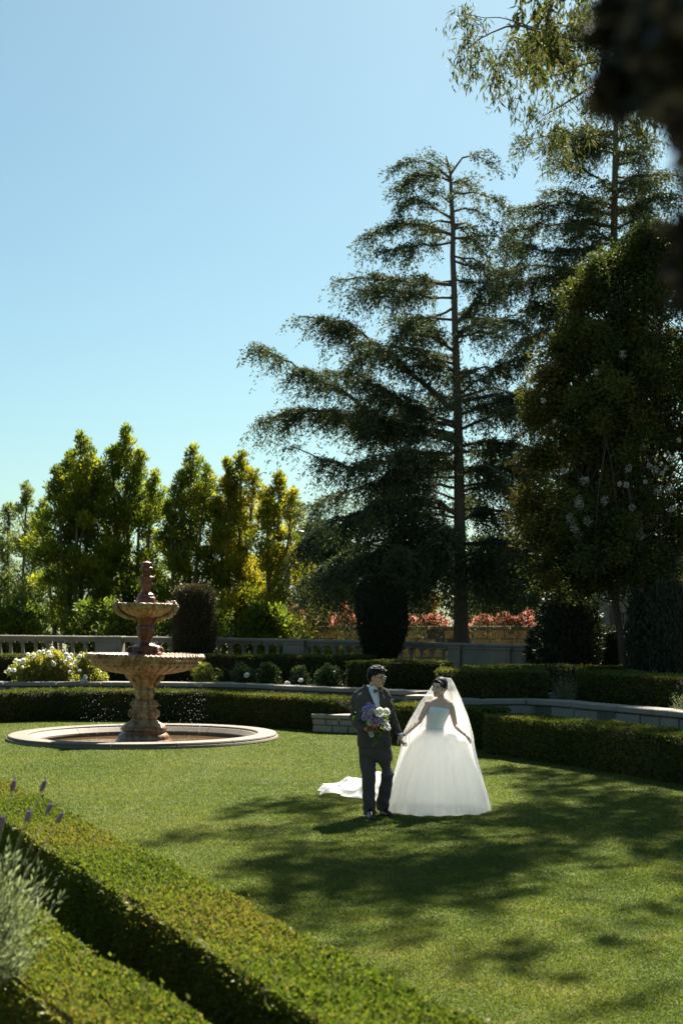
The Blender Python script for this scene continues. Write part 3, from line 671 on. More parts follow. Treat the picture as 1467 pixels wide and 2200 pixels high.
def leader_tree(label, D, zb, leaders, mat, ybot=1375, L=0.14, W=0.046, per=290, wmax=54, dens=1.05, trunk=0.12, name='podocarpus_tree', group=GT):
    """leaders: (x px, top y px): every leader is a stem of its own with fluffy foliage tufts round it"""
    xm = sum(l[0] for l in leaders) / len(leaders); t = empty(name, (GX(xm, D), D, zb), label, 'tree', group)
    m = MB(); Cs, Rs, rr, pr = [], [], [], []; base = Vector((GX(xm, D), D, zb)); s_ = D / F
    for li, (lx, ly) in enumerate(leaders):
        top = P(lx, ly + 6, D + random.uniform(-.8, .8)); bx_ = base + Vector((random.uniform(-.3, .3), random.uniform(-.3, .3), 0))
        pts = [bx_.lerp(top, q) + Vector((math.sin(q * 5 + li) * .12, math.cos(q * 4 + li) * .12, 0)) * (1 - q) * (q > 0) for q in (0, .15, .3, .45, .6, .75, .9, 1)]
        m.tube(pts, [trunk * k for k in (1.1, .9, .8, .65, .5, .36, .2, .06)], 7)
        y = ly + 4.0
        while y < ybot:
            u = (y - ly); wd = min(wmax, 4 + u * 0.32) * random.uniform(0.35, 1.1); r = min(27, 8 + u * 0.12) * random.uniform(0.6, 1.25)
            if y > 1120 and random.random() < 0.45: y += 9; continue
            a = random.uniform(0, 6.283); q = min(1, max(0, (ybot + 60 - y) / (ybot + 60 - ly))); tx = (base.lerp(top, q))
            x_ = lx + (CX + (tx.x / tx.y) * F - lx) * (0.35 if u > 60 else 0)
            c = P(x_ + wd * math.cos(a), y, top.y) + Vector((0, wd * math.sin(a) * s_, 0)); Cs.append(tuple(c)); Rs.append(r * s_); rr.append(random.random())
            if random.random() < 0.4: limb_tube(m, base.lerp(top, min(.97, max(.1, q - 0.06))), c, trunk * .22, .01, -.05, 5, 4)
            y += (5.0 + min(7, u * 0.03)) / dens
    m.build('trunk', BARKG, t)
    Cs, Rs, rr = np.array(Cs), np.array(Rs), np.array(rr); cnt = np.maximum(40, (per * (Rs / (22 * s_)) ** 1.6)).astype(int)
    idx = np.repeat(np.arange(len(Cs)), cnt); k = len(idx); d = rdir(k); rad = rng.random(k) ** 0.45
    C = Cs[idx] + d * rad[:, None] * Rs[idx][:, None] * np.array([1, 1, .9])
    Dv = unit(d * 0.7 + rdir(k) * 0.6 + np.array([0, 0, 0.75])); sz = 0.6 + 0.8 * rng.random(k)
    leafobj('crown', C, Dv, unit(d + rdir(k)), L * sz, W * sz, mat, t, rr[idx] * 0.6 + 0.4 * rng.random(k))
    return t
leader_tree('thin feathery tree, haze in its pale colour, at the left edge of the row beyond the balustrade', 57, -1.2, [(60, 1038), (18, 1085), (92, 1075), (-20, 1110)], YEWH, per=260, dens=1.5)
leader_tree('feathery green tree directly left of the tallest one in the back row', 50, -1.2, [(176, 930), (122, 1003), (150, 972), (207, 985), (85, 1110), (190, 1090)], YEW)
leader_tree('tallest feathery green tree in the row, rising behind the fountain finial', 51, -1.2, [(268, 912), (238, 962), (300, 968), (334, 1014), (262, 1080), (320, 1110)], YEW)
leader_tree('narrow pointed green tree just right of the fountain in the back row', 50, -1.2, [(415, 957), (388, 1015), (445, 1000), (362, 1085), (425, 1100)], YEW)
leader_tree('golden green tree with an orange tinge behind the dark brown topiary', 50.5, -1.2, [(517, 970), (490, 988), (546, 1014), (468, 1075), (530, 1110)], YEWO)
leader_tree('shorter golden tree at the right end of the back row, beside the cedar', 49.5, -1.2, [(600, 1018), (573, 1050), (629, 1052), (600, 1140)], YEWO)
DARKG = leafmat('dark_broad_leaf', [(0.018, 0.032, 0.014), (0.030, 0.050, 0.020), (0.055, 0.075, 0.028)], 0.3, 0.45, 0.4)
clump_tree('oak_tree', 'dark bushy tree far behind the pink shrubs, under the cedar boughs', 'tree', 64, -1.2, [(1120, 640, 740), (1160, 615, 800), (1230, 610, 830), (1320, 620, 830)], DARKG, 130, 150, 0.75, 0.2, 0.10, 0.2)
clump_tree('oak_tree', 'dark bushy tree far behind the cedar trunk, right of the gap', 'tree', 66, -1.2, [(1135, 1020, 1120), (1180, 960, 1200), (1250, 950, 1240), (1330, 960, 1240)], DARKG, 130, 150, 0.8, 0.2, 0.10, 0.2)
YL = leafmat('yellow_leaf', [(0.07, 0.08, 0.02), (0.22, 0.17, 0.03), (0.30, 0.19, 0.03)], 0.45)
clump_tree('yellow_tree', 'small tree with yellow leaves behind the tan wall, left of the cedar trunk', 'tree', 54, 1.9, [(1225, 880, 920), (1260, 862, 945), (1310, 865, 950), (1345, 870, 945)], YL, 40, 110, 0.35, 0.14, 0.07, 0.06)
for xa, xb, tp, sd, lb in ((-60, 120, 1275, 0, 'low dark green shrub mass behind the balustrade at the left edge'), (120, 330, 1290, 1, 'low dark green shrub mass behind the balustrade and the fountain bowl'), (330, 540, 1300, 2, 'low dark green shrub mass behind the balustrade, right of the fountain'), (500, 640, 1290, 3, 'low dark green shrub mass behind the balustrade at the end of the golden trees')):
    clump_tree('shrub', lb, 'shrub', 46.5 + sd * .3, -1.2, [(tp, xa + 30, xb - 30), (tp + 50, xa, xb), (1400, xa, xb)], YEW, 70, 110, 0.42, 0.15, 0.055, 0.06, 'shrubs behind the balustrade', rbias=lambda C: -0.2)

# ------------------------------------------------------------------ cedars
NEEDLE = leafmat('cedar_needles', [(0.026, 0.044, 0.028), (0.046, 0.068, 0.040), (0.080, 0.100, 0.048), (0.14, 0.14, 0.06)], 0.26, 0.65, 0.12)
def cedar(name, label, trunk, tr, limbs, D, prof, nrand, spr=(0.105, 0.034), seed=1, dens=1.0, group='tall deodar cedars'):
    """trunk: [(x,y)] px bottom to top; limbs: (pts px, dz end, density, droop); prof: (y px, radius px) for the limbs towards and away from the viewer"""
    random.seed(seed)
    tp = [P(x, y, D) for x, y in trunk]
    t = empty(name, (tp[0].x, D, tp[0].z), label, 'tree', group)
    m = MB(); m.tube(tp, tr, 10)
    BC, BD, BL, BW = [], [], [], []
    def trunk_at(y): return P(float(np.interp(y, [q[1] for q in trunk][::-1], [q[0] for q in trunk][::-1])), y, D)
    def foliage(pts, dens_, droop, wid):
        p = np.array([tuple(v) for v in pts]); seg = np.linalg.norm(np.diff(p, axis=0), axis=1); s = np.concatenate([[0], np.cumsum(seg)]); ln = s[-1]
        nb = int(ln * 25 * dens_ * dens) + 3; ph = random.uniform(0, 6.28); fq = random.uniform(1.5, 3.4)
        for b in range(nb):
            u = 0.10 + 0.92 * (b + random.random()) / nb; u = min(u, 1.0)
            q = np.array([np.interp(u * ln, s, p[:, i]) for i in range(3)]); i = min(np.searchsorted(s, u * ln, 'right') - 1, len(seg) - 1)
            f = (p[i + 1] - p[i]) / seg[i]; side = np.array([-f[1], f[0], 0.0]); side /= max(np.linalg.norm(side), 1e-3)
            if math.sin(u * ln * fq + ph) + 0.5 * math.sin(u * ln * fq * 2.3 + ph) < random.uniform(-1.15, 0.5): continue
            sg = random.choice((-1, 1)); ang = random.uniform(0.15, 1.0)
            d = f * (1 - ang) * 0.9 + side * sg * ang + np.array([0, 0, random.uniform(-0.36, 0.28)]); d /= np.linalg.norm(d)
            bl = wid * random.uniform(0.4, 1.25) * (1.15 - 0.55 * u) + 0.2
            k = max(4, int(bl / 0.048)); tt = (np.arange(k) + rng.random(k) * 0.6) / k
            c = q + d * (tt * bl)[:, None]; c[:, 2] -= droop * bl * tt ** 2 * random.uniform(0.5, 1.5)
            c += rng.normal(size=(k, 3)) * 0.035
            dd = np.tile(d, (k, 1)); dd[:, 2] -= droop * 1.6 * tt
            for rep in range(2):
                BC.append(c + rng.normal(size=(k, 3)) * 0.03); BD.append(dd + rng.normal(size=(k, 3)) * 0.75)
            # hanging strands below
            for _h in range(1 if random.random() < .5 * droop + .25 else 0):
                hl = random.uniform(0.15, 0.8) * (0.6 + 0.5 * droop) * min(1.2, droop + 0.3); k2 = max(3, int(hl / 0.05))
                h0 = c[random.randrange(k)]; c2 = h0 + np.stack([rng.normal(size=k2) * 0.045, rng.normal(size=k2) * 0.045, -np.arange(k2) * hl / k2], 1)
                BC.append(c2); BD.append(np.tile([0, 0, -1.0], (k2, 1)) + rng.normal(size=(k2, 3)) * 0.6)
    for pts, dz, dn, droop, r0 in limbs:
        n = len(pts); w_ = [P(x, y, D) + Vector((0, dz * (i / (n - 1)) ** 1.2, 0)) for i, (x, y) in enumerate(pts)]
        # smooth the limb path
        a = resample([tuple(v) for v in w_], 0.35); a = np.array(a)
        for _ in range(2): a[1:-1] = (a[:-2] + a[1:-1] * 2 + a[2:]) / 4
        a[1:-1] += rng.normal(size=a[1:-1].shape) * 0.035; a[:, 2] -= 0.10 * np.linspace(0, 1, len(a)) ** 4
        L_ = len(a); m.tube([Vector(v) for v in a], [r0 * 0.75 * (1 - 0.9 * i / (L_ - 1)) + 0.007 for i in range(L_)], 6)
        foliage([Vector(v) for v in a], dn, droop, 0.55 + 0.12 * np.linalg.norm(a[-1] - a[0]))
        # side boughs
        ln = np.linalg.norm(a[-1] - a[0])
        if ln > 2.2:
            for sb in range(int(ln * 1.1)):
                u = random.uniform(0.2, 0.85); i = int(u * (L_ - 2)); f = unit((a[i + 1] - a[i])[None])[0]; sg = random.choice((-1, 1))
                d = f * 0.6 + np.array([-f[1], f[0], 0]) * sg * random.uniform(0.4, 0.9) + np.array([0, 0, random.uniform(-.2, .25)])
                bl = ln * random.uniform(0.18, 0.34) * (1.2 - u); e = a[i] + unit(d[None])[0] * bl
                bp_ = [Vector(a[i]), Vector(a[i]).lerp(Vector(e), 0.5) + Vector((0, 0, 0.06 * bl)), Vector(e) - Vector((0, 0, 0.12 * bl))]
                m.tube(bp_, [r0 * 0.35, r0 * 0.2, 0.008], 5); foliage(bp_, dn, droop, 0.5)
    for k in range(nrand):
        y = random.uniform(prof[0][0], prof[-1][0]); rad = float(np.interp(y, [q[0] for q in prof], [q[1] for q in prof])) / F * D * random.uniform(0.45, 0.95)
        a = random.uniform(0, 6.283)
        if abs(math.cos(a)) > 0.75: rad *= 0.75
        s0 = trunk_at(y); e = s0 + Vector((math.cos(a) * rad, math.sin(a) * rad, rad * random.uniform(-0.05, 0.22)))
        mid = s0.lerp(e, 0.55) + Vector((0, 0, rad * 0.06)); e.z -= rad * 0.1
        m.tube([s0, mid, e], [0.05, 0.03, 0.008], 5); foliage([s0, s0.lerp(mid, .5), mid, mid.lerp(e, .5), e], 0.8, 0.7, 0.6)
    m.build('trunk', BARKG, t)
    C = np.concatenate(BC); Dv = np.concatenate(BD); k = len(C); s = 0.6 + 0.8 * rng.random(k)
    N = unit(rdir(k) + np.array([0, 0, 0.6]))
    patch = 0.5 + 0.25 * np.sin(C[:, 0] * 1.7 + C[:, 2] * 1.3) * np.sin(C[:, 2] * 2.1 + C[:, 1])
    leafobj('crown', C, Dv, N, spr[0] * s, spr[1] * s, NEEDLE, t, patch + 0.22 * rng.normal(size=k))
    return k
L1 = [
 ([(968, 385), (935, 352), (900, 345), (862, 352)], -0.4, 2.2, 0.3, .05), ([(967, 390), (930, 370), (880, 368), (860, 388)], 0.5, 2.2, 0.4, .05),
 ([(967, 375), (985, 335), (1025, 328), (1058, 348)], -0.2, 1.6, 0.3, .045), ([(968, 395), (1000, 365), (1010, 395)], 0.4, 1.3, 0.5, .035), ([(968, 360), (950, 330), (935, 325)], 0.2, 2, 0.3, .03),
 ([(971, 414), (1010, 418), (1045, 405), (1082, 424)], 0.3, 1.4, 0.5, .05), ([(971, 440), (940, 432), (930, 410)], -.3, 1.2, 0.3, .03),
 ([(972, 470), (940, 455), (900, 428), (868, 440)], -0.5, 1.9, 0.4, .05), ([(972, 505), (930, 485), (890, 478), (820, 480), (790, 495)], 0.3, 2.0, 0.5, .07),
 ([(972, 520), (925, 530), (870, 540), (800, 545)], -0.8, 1.7, 0.6, .05), ([(973, 512), (1020, 512), (1070, 500), (1112, 512)], 0.2, 1.5, 0.6, .05), ([(973, 550), (1010, 560), (1060, 600)], -0.6, 1.4, 0.6, .045),
 ([(972, 455), (1000, 445), (1030, 455), (1060, 480)], -.5, 1.6, .6, .04), ([(972, 480), (1010, 490), (1040, 520)], .6, 1.6, .7, .04), ([(973, 560), (1020, 575), (1070, 565), (1110, 590)], .5, 1.7, .7, .045), ([(974, 600), (1020, 610), (1080, 640)], -.8, 1.7, .7, .045),
 ([(974, 612), (935, 605), (880, 605), (800, 590), (720, 592)], 0.2, 1.9, 0.6, .075), ([(974, 640), (900, 640), (830, 630), (760, 640)], -1.2, 1.6, 0.7, .05), ([(975, 660), (920, 680), (850, 655)], 1.3, 1.5, 0.6, .05),
 ([(976, 700), (1010, 655), (1040, 605), (1075, 570)], 0.3, 1.6, 0.6, .06), ([(977, 720), (1030, 690), (1100, 690), (1150, 715)], -0.6, 1.6, 0.7, .06),
 ([(981, 880), (930, 850), (880, 800), (800, 735), (720, 690), (640, 682)], -0.5, 2.2, 0.55, .12), ([(980, 800), (900, 745), (830, 730), (760, 755)], 1.0, 1.9, 0.6, .08), ([(980, 760), (930, 720), (870, 715)], -1.5, 1.8, 0.6, .06),
 ([(984, 940), (920, 925), (850, 915), (790, 885), (735, 835), (660, 800), (562, 738)], 0.2, 2.0, 0.55, .15), ([(984, 945), (900, 930), (820, 910), (720, 880), (640, 870), (550, 895)], 0.9, 1.9, 0.65, .12),
 ([(983, 920), (900, 900), (830, 850), (760, 830)], -1.8, 1.8, 0.7, .08), ([(983, 910), (880, 870), (800, 800), (700, 770)], 1.8, 1.6, 0.6, .08),
 ([(985, 960), (930, 985), (850, 985), (760, 1010), (680, 985), (625, 960)], -1.0, 1.8, 0.8, .09), ([(985, 1000), (900, 1010), (800, 1035), (720, 1060), (655, 1075)], 0.8, 1.8, 0.9, .08),
 ([(987, 1110), (930, 1070), (850, 1085), (770, 1110), (690, 1130), (640, 1180)], -1.2, 1.9, 1.0, .1), ([(988, 1160), (920, 1130), (830, 1150), (740, 1190), (650, 1235)], 1.0, 1.9, 1.0, .1),
 ([(988, 1150), (920, 1120), (860, 1090), (800, 1095)], -2.0, 1.9, 1.0, .08), ([(989, 1200), (910, 1180), (840, 1190), (790, 1220)], -1.4, 2.0, 1.1, .07), ([(989, 1190), (900, 1170), (800, 1200), (700, 1240)], -2.2, 1.9, 1.0, .07),
 ([(982, 850), (1020, 820), (1080, 780), (1130, 755)], 0.4, 1.7, 0.6, .07), ([(983, 890), (1040, 880), (1100, 850), (1170, 850)], -0.8, 1.6, 0.7, .07), ([(984, 960), (1050, 945), (1120, 950), (1200, 975)], 0.5, 1.6, 0.8, .07),
 ([(985, 1010), (1050, 1010), (1130, 1005), (1230, 1040)], -0.9, 1.7, 0.9, .08), ([(986, 1060), (1050, 1040), (1120, 1050), (1190, 1090)], 1.2, 1.7, 0.9, .07), ([(987, 1120), (1060, 1090), (1130, 1110), (1210, 1150)], -0.4, 1.8, 1.0, .08),
 ([(990, 1235), (930, 1190), (840, 1190), (740, 1215), (660, 1240)], -1.0, 2.0, 1.5, .06), ([(990, 1245), (930, 1215), (860, 1205), (800, 1215)], 0.8, 2.0, 1.6, .06), ([(990, 1225), (920, 1195), (850, 1180)], -2.6, 2.0, 1.5, .06), ([(989, 1240), (880, 1205), (760, 1215), (650, 1250)], 2.0, 2.0, 1.4, .06),
 ([(990, 1235), (1050, 1200), (1110, 1210), (1180, 1235)], -1.0, 2.0, 1.5, .06), ([(990, 1240), (1040, 1215), (1090, 1215)], 0.8, 2.0, 1.6, .05), ([(990, 1255), (1060, 1215), (1140, 1225)], 1.8, 2.0, 1.4, .06), ([(989, 1140), (930, 1150), (890, 1190)], -2.2, 2, 1.2, .05), ([(987, 1050), (920, 1040), (850, 1060), (800, 1090)], -2.0, 2, 1.0, .06),
 ([(988, 1170), (1050, 1165), (1140, 1180), (1220, 1230)], -1.6, 1.9, 1.0, .08), ([(989, 1210), (1060, 1190), (1120, 1210), (1180, 1260)], -0.6, 2.0, 1.1, .07), ([(989, 1230), (1040, 1225), (1100, 1250)], 0.9, 2.0, 1.1, .06)]
n1 = cedar('cedar_tree', 'tall dark cedar with drooping layered boughs behind the bride and groom', [(991, 1400), (989, 1300), (986, 1050), (984, 930), (981, 820), (977, 700), (975, 620), (972, 550), (973, 490), (970, 440), (967, 372), (958, 335)], [0.26, 0.22, 0.17, 0.145, 0.125, 0.105, 0.095, 0.085, 0.078, 0.07, 0.045, 0.02], L1, 44, [(420, 70), (520, 130), (620, 190), (760, 260), (900, 330), (1000, 340), (1200, 320)], 44, seed=11, dens=1.0)
L2 = [
 ([(1320, 330), (1280, 320), (1230, 305), (1180, 300)], 0.4, 1.3, 0.6, .05), ([(1320, 325), (1270, 300), (1220, 295), (1120, 300)], -0.3, 1.1, 0.6, .05), ([(1321, 300), (1290, 280), (1250, 262)], 0.2, 1.2, 0.5, .04),
 ([(1320, 345), (1350, 320), (1390, 300)], 0.4, 1.1, 0.6, .05), ([(1320, 395), (1370, 385), (1430, 365), (1500, 380)], 0.2, 1.3, 0.6, .06), ([(1319, 415), (1290, 395), (1260, 370), (1200, 350)], -0.5, 1.4, 0.6, .06),
 ([(1319, 450), (1270, 425), (1220, 405), (1190, 395)], 0.5, 1.5, 0.6, .06), ([(1319, 462), (1270, 450), (1200, 440), (1090, 450)], -0.2, 1.4, 0.6, .06), ([(1319, 465), (1370, 440), (1430, 420), (1500, 430)], -0.3, 1.4, 0.6, .06),
 ([(1318, 485), (1260, 480), (1180, 475), (1095, 485)], 0.3, 1.7, 0.7, .06), ([(1318, 520), (1250, 540), (1180, 545), (1085, 530)], -0.6, 1.8, 0.7, .06), ([(1318, 540), (1380, 530), (1450, 520)], 0.4, 1.5, 0.7, .06),
 ([(1317, 575), (1250, 585), (1170, 560), (1080, 575)], 0.5, 1.9, 0.7, .07), ([(1317, 600), (1240, 590), (1160, 600), (1060, 620)], -0.4, 1.8, 0.7, .07), ([(1316, 640), (1240, 650), (1150, 655), (1060, 680)], 0.3, 1.8, 0.8, .07),
 ([(1316, 600), (1390, 580), (1480, 590)], -.5, 1.5, 0.7, .06), ([(1315, 700), (1230, 690), (1150, 720), (1080, 760)], -0.6, 1.8, 0.9, .07), ([(1314, 780), (1230, 760), (1150, 800), (1090, 850)], 0.6, 1.7, 0.9, .07),
 ([(1314, 860), (1220, 850), (1140, 900), (1090, 950)], -0.6, 1.7, 0.9, .07), ([(1313, 950), (1220, 950), (1130, 1000)], 0.3, 1.7, 1.0, .07), ([(1313, 1050), (1220, 1050), (1140, 1110)], -0.5, 1.7, 1.0, .07), ([(1313, 1130), (1230, 1130), (1150, 1200)], 0.5, 1.7, 1.0, .07)]
n2 = cedar('cedar_tree', 'sparse tall cedar at the right with its bare trunk showing against the sky', [(1310, 1400), (1312, 1000), (1315, 640), (1318, 500), (1320, 380), (1322, 260), (1325, 120), (1327, 20)], [0.24, 0.19, 0.14, 0.12, 0.10, 0.075, 0.05, 0.02], L2, 47, [(150, 80), (300, 150), (450, 190), (620, 230), (900, 280), (1150, 290)], 84, seed=23, dens=1.15)
print('cedar sprays', n1, n2)
random.seed(5)

# ------------------------------------------------------------------ crape myrtle, eucalyptus
CRAPE = leafmat('crape_leaf', [(0.026, 0.040, 0.014), (0.048, 0.064, 0.017), (0.085, 0.090, 0.022), (0.15, 0.085, 0.025)], 0.34, 0.6, 0.12)
def blob_tree(name, label, cat, loc, blobs, mat, per, cr, L, W, stems, bark=BARKG, group=None, hang=0.0, zs=0.85, rb=None):
    t = empty(name, loc, label, cat, group); Cs, Rs = [], []
    for (x, y, D, rx, ry, n) in blobs:
        c = P(x, y, D)
        for _ in range(n):
            d = rdir(1)[0] * random.random() ** 0.45
            Cs.append((c.x + d[0] * rx / F * D, c.y + d[1] * (rx + ry) / 2 / F * D, c.z + d[2] * ry / F * D)); Rs.append(cr * random.uniform(0.6, 1.3))
    Cs, Rs = np.array(Cs), np.array(Rs); m = MB()
    for pts, r0 in stems:
        pts = [Vector(p) for p in pts]; a = resample([tuple(p) for p in pts], 0.4)
        for _ in range(2): a[1:-1] = (a[:-2] + 2 * a[1:-1] + a[2:]) / 4
        m.tube([Vector(v) for v in a], [r0 * (1 - 0.75 * i / len(a)) for i in range(len(a))], 8)
        for i in range(0, len(Cs)):
            if random.random() < 0.10:
                j = random.randrange(len(a) // 3, len(a)); limb_tube(m, a[j], Cs[i], r0 * 0.22, 0.008, -0.04, 5, 4)
    m.build('trunk', bark, t)
    C, Dv, N, Lv, Wv, idx = clump_leaves(Cs, Rs, per, L, W, 0.2, 0.05, zs, hang)
    r = rng.random(len(Cs))[idx] * 0.55 + 0.45 * rng.random(len(idx)) + (rb(C) if rb else 0)
    leafobj('crown', C, Dv, N, Lv, Wv, mat, t, r)
    return t, Cs
DC = 31.5
bx, bz = GX(1345, DC), 0.72
stems = [([(bx, DC, bz), (bx - .2, DC, 2.6), (bx - 1.0, DC - .2, 5.0), (bx - 1.5, DC, 7.2)], .10), ([(bx + .1, DC + .1, bz), (bx + .3, DC + .2, 3.0), (bx + .2, DC, 6), (bx - .1, DC, 9.2)], .11),
         ([(bx + .2, DC, bz), (bx + .9, DC - .3, 3.0), (bx + 1.6, DC, 5.8), (bx + 1.9, DC, 8.4)], .09), ([(bx + .1, DC - .2, bz), (bx + .2, DC - .8, 3.2), (bx - .3, DC - 1.2, 5.6)], .08)]
cm, CC = blob_tree('crape_myrtle', 'large dark crape myrtle at the right edge with scattered white blossom clusters', 'tree', (bx, DC, bz), [
  (1390, 640, DC, 120, 110, 46), (1290, 720, DC, 110, 110, 46), (1200, 850, DC, 70, 75, 26), (1400, 830, DC, 130, 120, 55), (1250, 960, DC, 95, 80, 34), (1370, 1010, DC, 130, 90, 16), (1250, 1110, DC, 110, 90, 40), (1400, 1150, DC, 120, 100, 44),
  (1220, 1220, DC, 90, 70, 30), (1380, 1235, DC, 130, 55, 34), (1510, 900, DC, 120, 260, 60), (1450, 560, DC, 80, 80, 26), (1180, 1150, DC, 60, 80, 22), (1330, 860, DC - 1.2, 110, 130, 40), (1400, 980, DC - 1.2, 110, 110, 10), (1310, 1150, DC - 1.2, 120, 90, 34), (1300, 620, DC, 70, 60, 18), (1235, 645, DC, 40, 35, 7), (1330, 555, DC, 45, 40, 9), (1210, 765, DC, 40, 40, 7), (1145, 880, DC, 35, 35, 6), (1395, 525, DC, 50, 35, 9), (1270, 585, DC, 25, 25, 4), (1150, 985, DC, 35, 40, 7), (1140, 1080, DC, 35, 40, 7)], CRAPE, 330, 0.42, 0.075, 0.042, stems, bark=BARK,
  rb=lambda C: 0.06 * np.clip((C[:, 2] - 5.5) / 3, -0.5, 1) + 0.18 * np.clip((4.6 - C[:, 0]), -1, 1.2))
WHITEP = leafmat('white_blossom', [(0.38, 0.37, 0.35), (0.5, 0.49, 0.47)], 0.3, 0.6, 0.2, (1, 1, 1))
def blossom(c, r, n, mat, name='blossom', parent=None, L=0.05):
    d = rdir(n); C = np.array(c) + d * (r * rng.random((n, 1)) ** 0.5) * np.array([1, 1, 1.2])
    return leafobj(name, C, unit(d + rdir(n) * 0.7), rdir(n), L, L * 0.8, mat, parent)
for x, y in ((1165, 860), (1210, 1012), (1348, 1007), (1387, 1035), (1332, 1040), (1345, 1042), (1430, 1005), (1435, 1050), (1413, 1055), (1382, 960), (1246, 1085), (1244, 1076), (1230, 1135), (1240, 1145), (1228, 1115), (1262, 1120), (1253, 1033), (1395, 1000), (1420, 1016), (1458, 945), (1334, 762), (1278, 800), (1190, 905), (1405, 1010), (1375, 1150), (1296, 1075), (1355, 1090), (1442, 1095)):
    c = P(x + random.uniform(-3, 3), y, DC - 1.9 + random.uniform(-.5, .3)); blossom(c, random.uniform(0.03, 0.10), 80, WHITEP, parent=cm, L=0.024)

EUC = leafmat('eucalyptus_leaf', [(0.032, 0.045, 0.020), (0.058, 0.074, 0.028), (0.095, 0.105, 0.036), (0.13, 0.10, 0.05)], 0.38, 0.62, 0.08)
DE = 24.0
et = empty('eucalyptus_tree', (13.0, 30.5, 0.7), 'eucalyptus with hanging narrow leaves reaching into the top right sky', 'tree')
BC, BD, BN, BL, BW = [], [], [], [], []
EUD = 0.62
def strands(c, n, ln, sp, L=0.15, W=0.026, k0=26):
    for _ in range(int(n * EUD + random.random())):
        d = rdir(1)[0] * np.array(sp) * random.random() ** 0.5; l = ln * random.uniform(0.5, 1.3); k = int(k0 * l / ln * 0.9) + 3
        t_ = rng.random(k); sw = rng.normal(size=2) * 0.25
        C = np.array(c) + d + np.stack([sw[0] * l * t_ + rng.normal(size=k) * 0.05, sw[1] * l * t_ + rng.normal(size=k) * 0.05, -l * t_], 1)
        D_ = np.array([0, 0, -1.0]) + rng.normal(size=(k, 3)) * 0.55
        BC.append(C); BD.append(D_); BN.append(rdir(k)); s = 0.6 + 0.7 * rng.random(k); BL.append(L * s); BW.append(W * s)
m = MB()
def eb(pts, r0, hang=None, n=0):
    a = resample([tuple(p) for p in pts], 0.3)
    for _ in range(3): a[1:-1] = (a[:-2] + 2 * a[1:-1] + a[2:]) / 4
    a[1:-1] += rng.normal(size=a[1:-1].shape) * 0.02
    m.tube([Vector(v) for v in a], [r0 * (1 - i / len(a)) ** 1.25 + 0.004 for i in range(len(a))], 8)
    for _ in range(n):
        strands(a[random.randrange(len(a) // 3, len(a))], 1, 0.9, (.35, .35, .2))
    return a
eb([(13.0, 30.5, 0.7), (12.8, 30.3, 5), (12.3, 30, 9.5), (11.8, 29.8, 14), (11.2, 29.5, 18), (10.6, 29, 21)], 0.34)
eb([(12.4, 30.0, 9.0), (10.2, 27.6, 10.9), (7.6, 25.2, 11.9), tuple(P(1400, 120, DE)), tuple(P(1310, 108, DE)), tuple(P(1225, 82, DE)), tuple(P(1150, 52, DE)), tuple(P(1095, 55, DE)), tuple(P(1040, 20, DE)), tuple(P(1000, 30, DE))], 0.14, n=26)
eb([tuple(P(1225, 82, DE)), tuple(P(1180, 70, DE)), tuple(P(1120, 45, DE)), tuple(P(1050, 60, DE)), tuple(P(1000, 110, DE))], 0.03, n=16)
eb([tuple(P(1400, 120, DE)), tuple(P(1310, 160, DE)), tuple(P(1255, 200, DE)), tuple(P(1190, 228, DE)), tuple(P(1165, 250, DE))], 0.05, n=14)
eb([tuple(P(1360, 110, DE)), tuple(P(1260, 140, DE)), tuple(P(1180, 165, DE))], 0.03, n=10)
for x, y, rx, ry, n in ((1010, 30, 45, 40, 22), (1000, 110, 35, 50, 16), (1075, 110, 60, 45, 30), (1125, 85, 50, 40, 26), (1090, 160, 40, 35, 15), (1130, 210, 30, 25, 7), (1180, 10, 30, 15, 8), (1220, 55, 50, 20, 5), (1165, 200, 25, 25, 8), (1190, 255, 35, 35, 12), (1215, 300, 30, 25, 10), (1260, 180, 45, 30, 14), (1300, 190, 40, 40, 20), (1350, 160, 40, 60, 26), (1290, 90, 40, 40, 10), (1270, 10, 50, 20, 10), (1340, 20, 60, 40, 24), (1390, 240, 50, 40, 12), (1165, 265, 20, 30, 8), (1330, 260, 40, 30, 8)):
    c = P(x, y, DE + random.uniform(-.4, .4)); s_ = DE / F; strands(c, n, 0.55, (rx * s_, 0.5, ry * s_))
EUD = 1.0
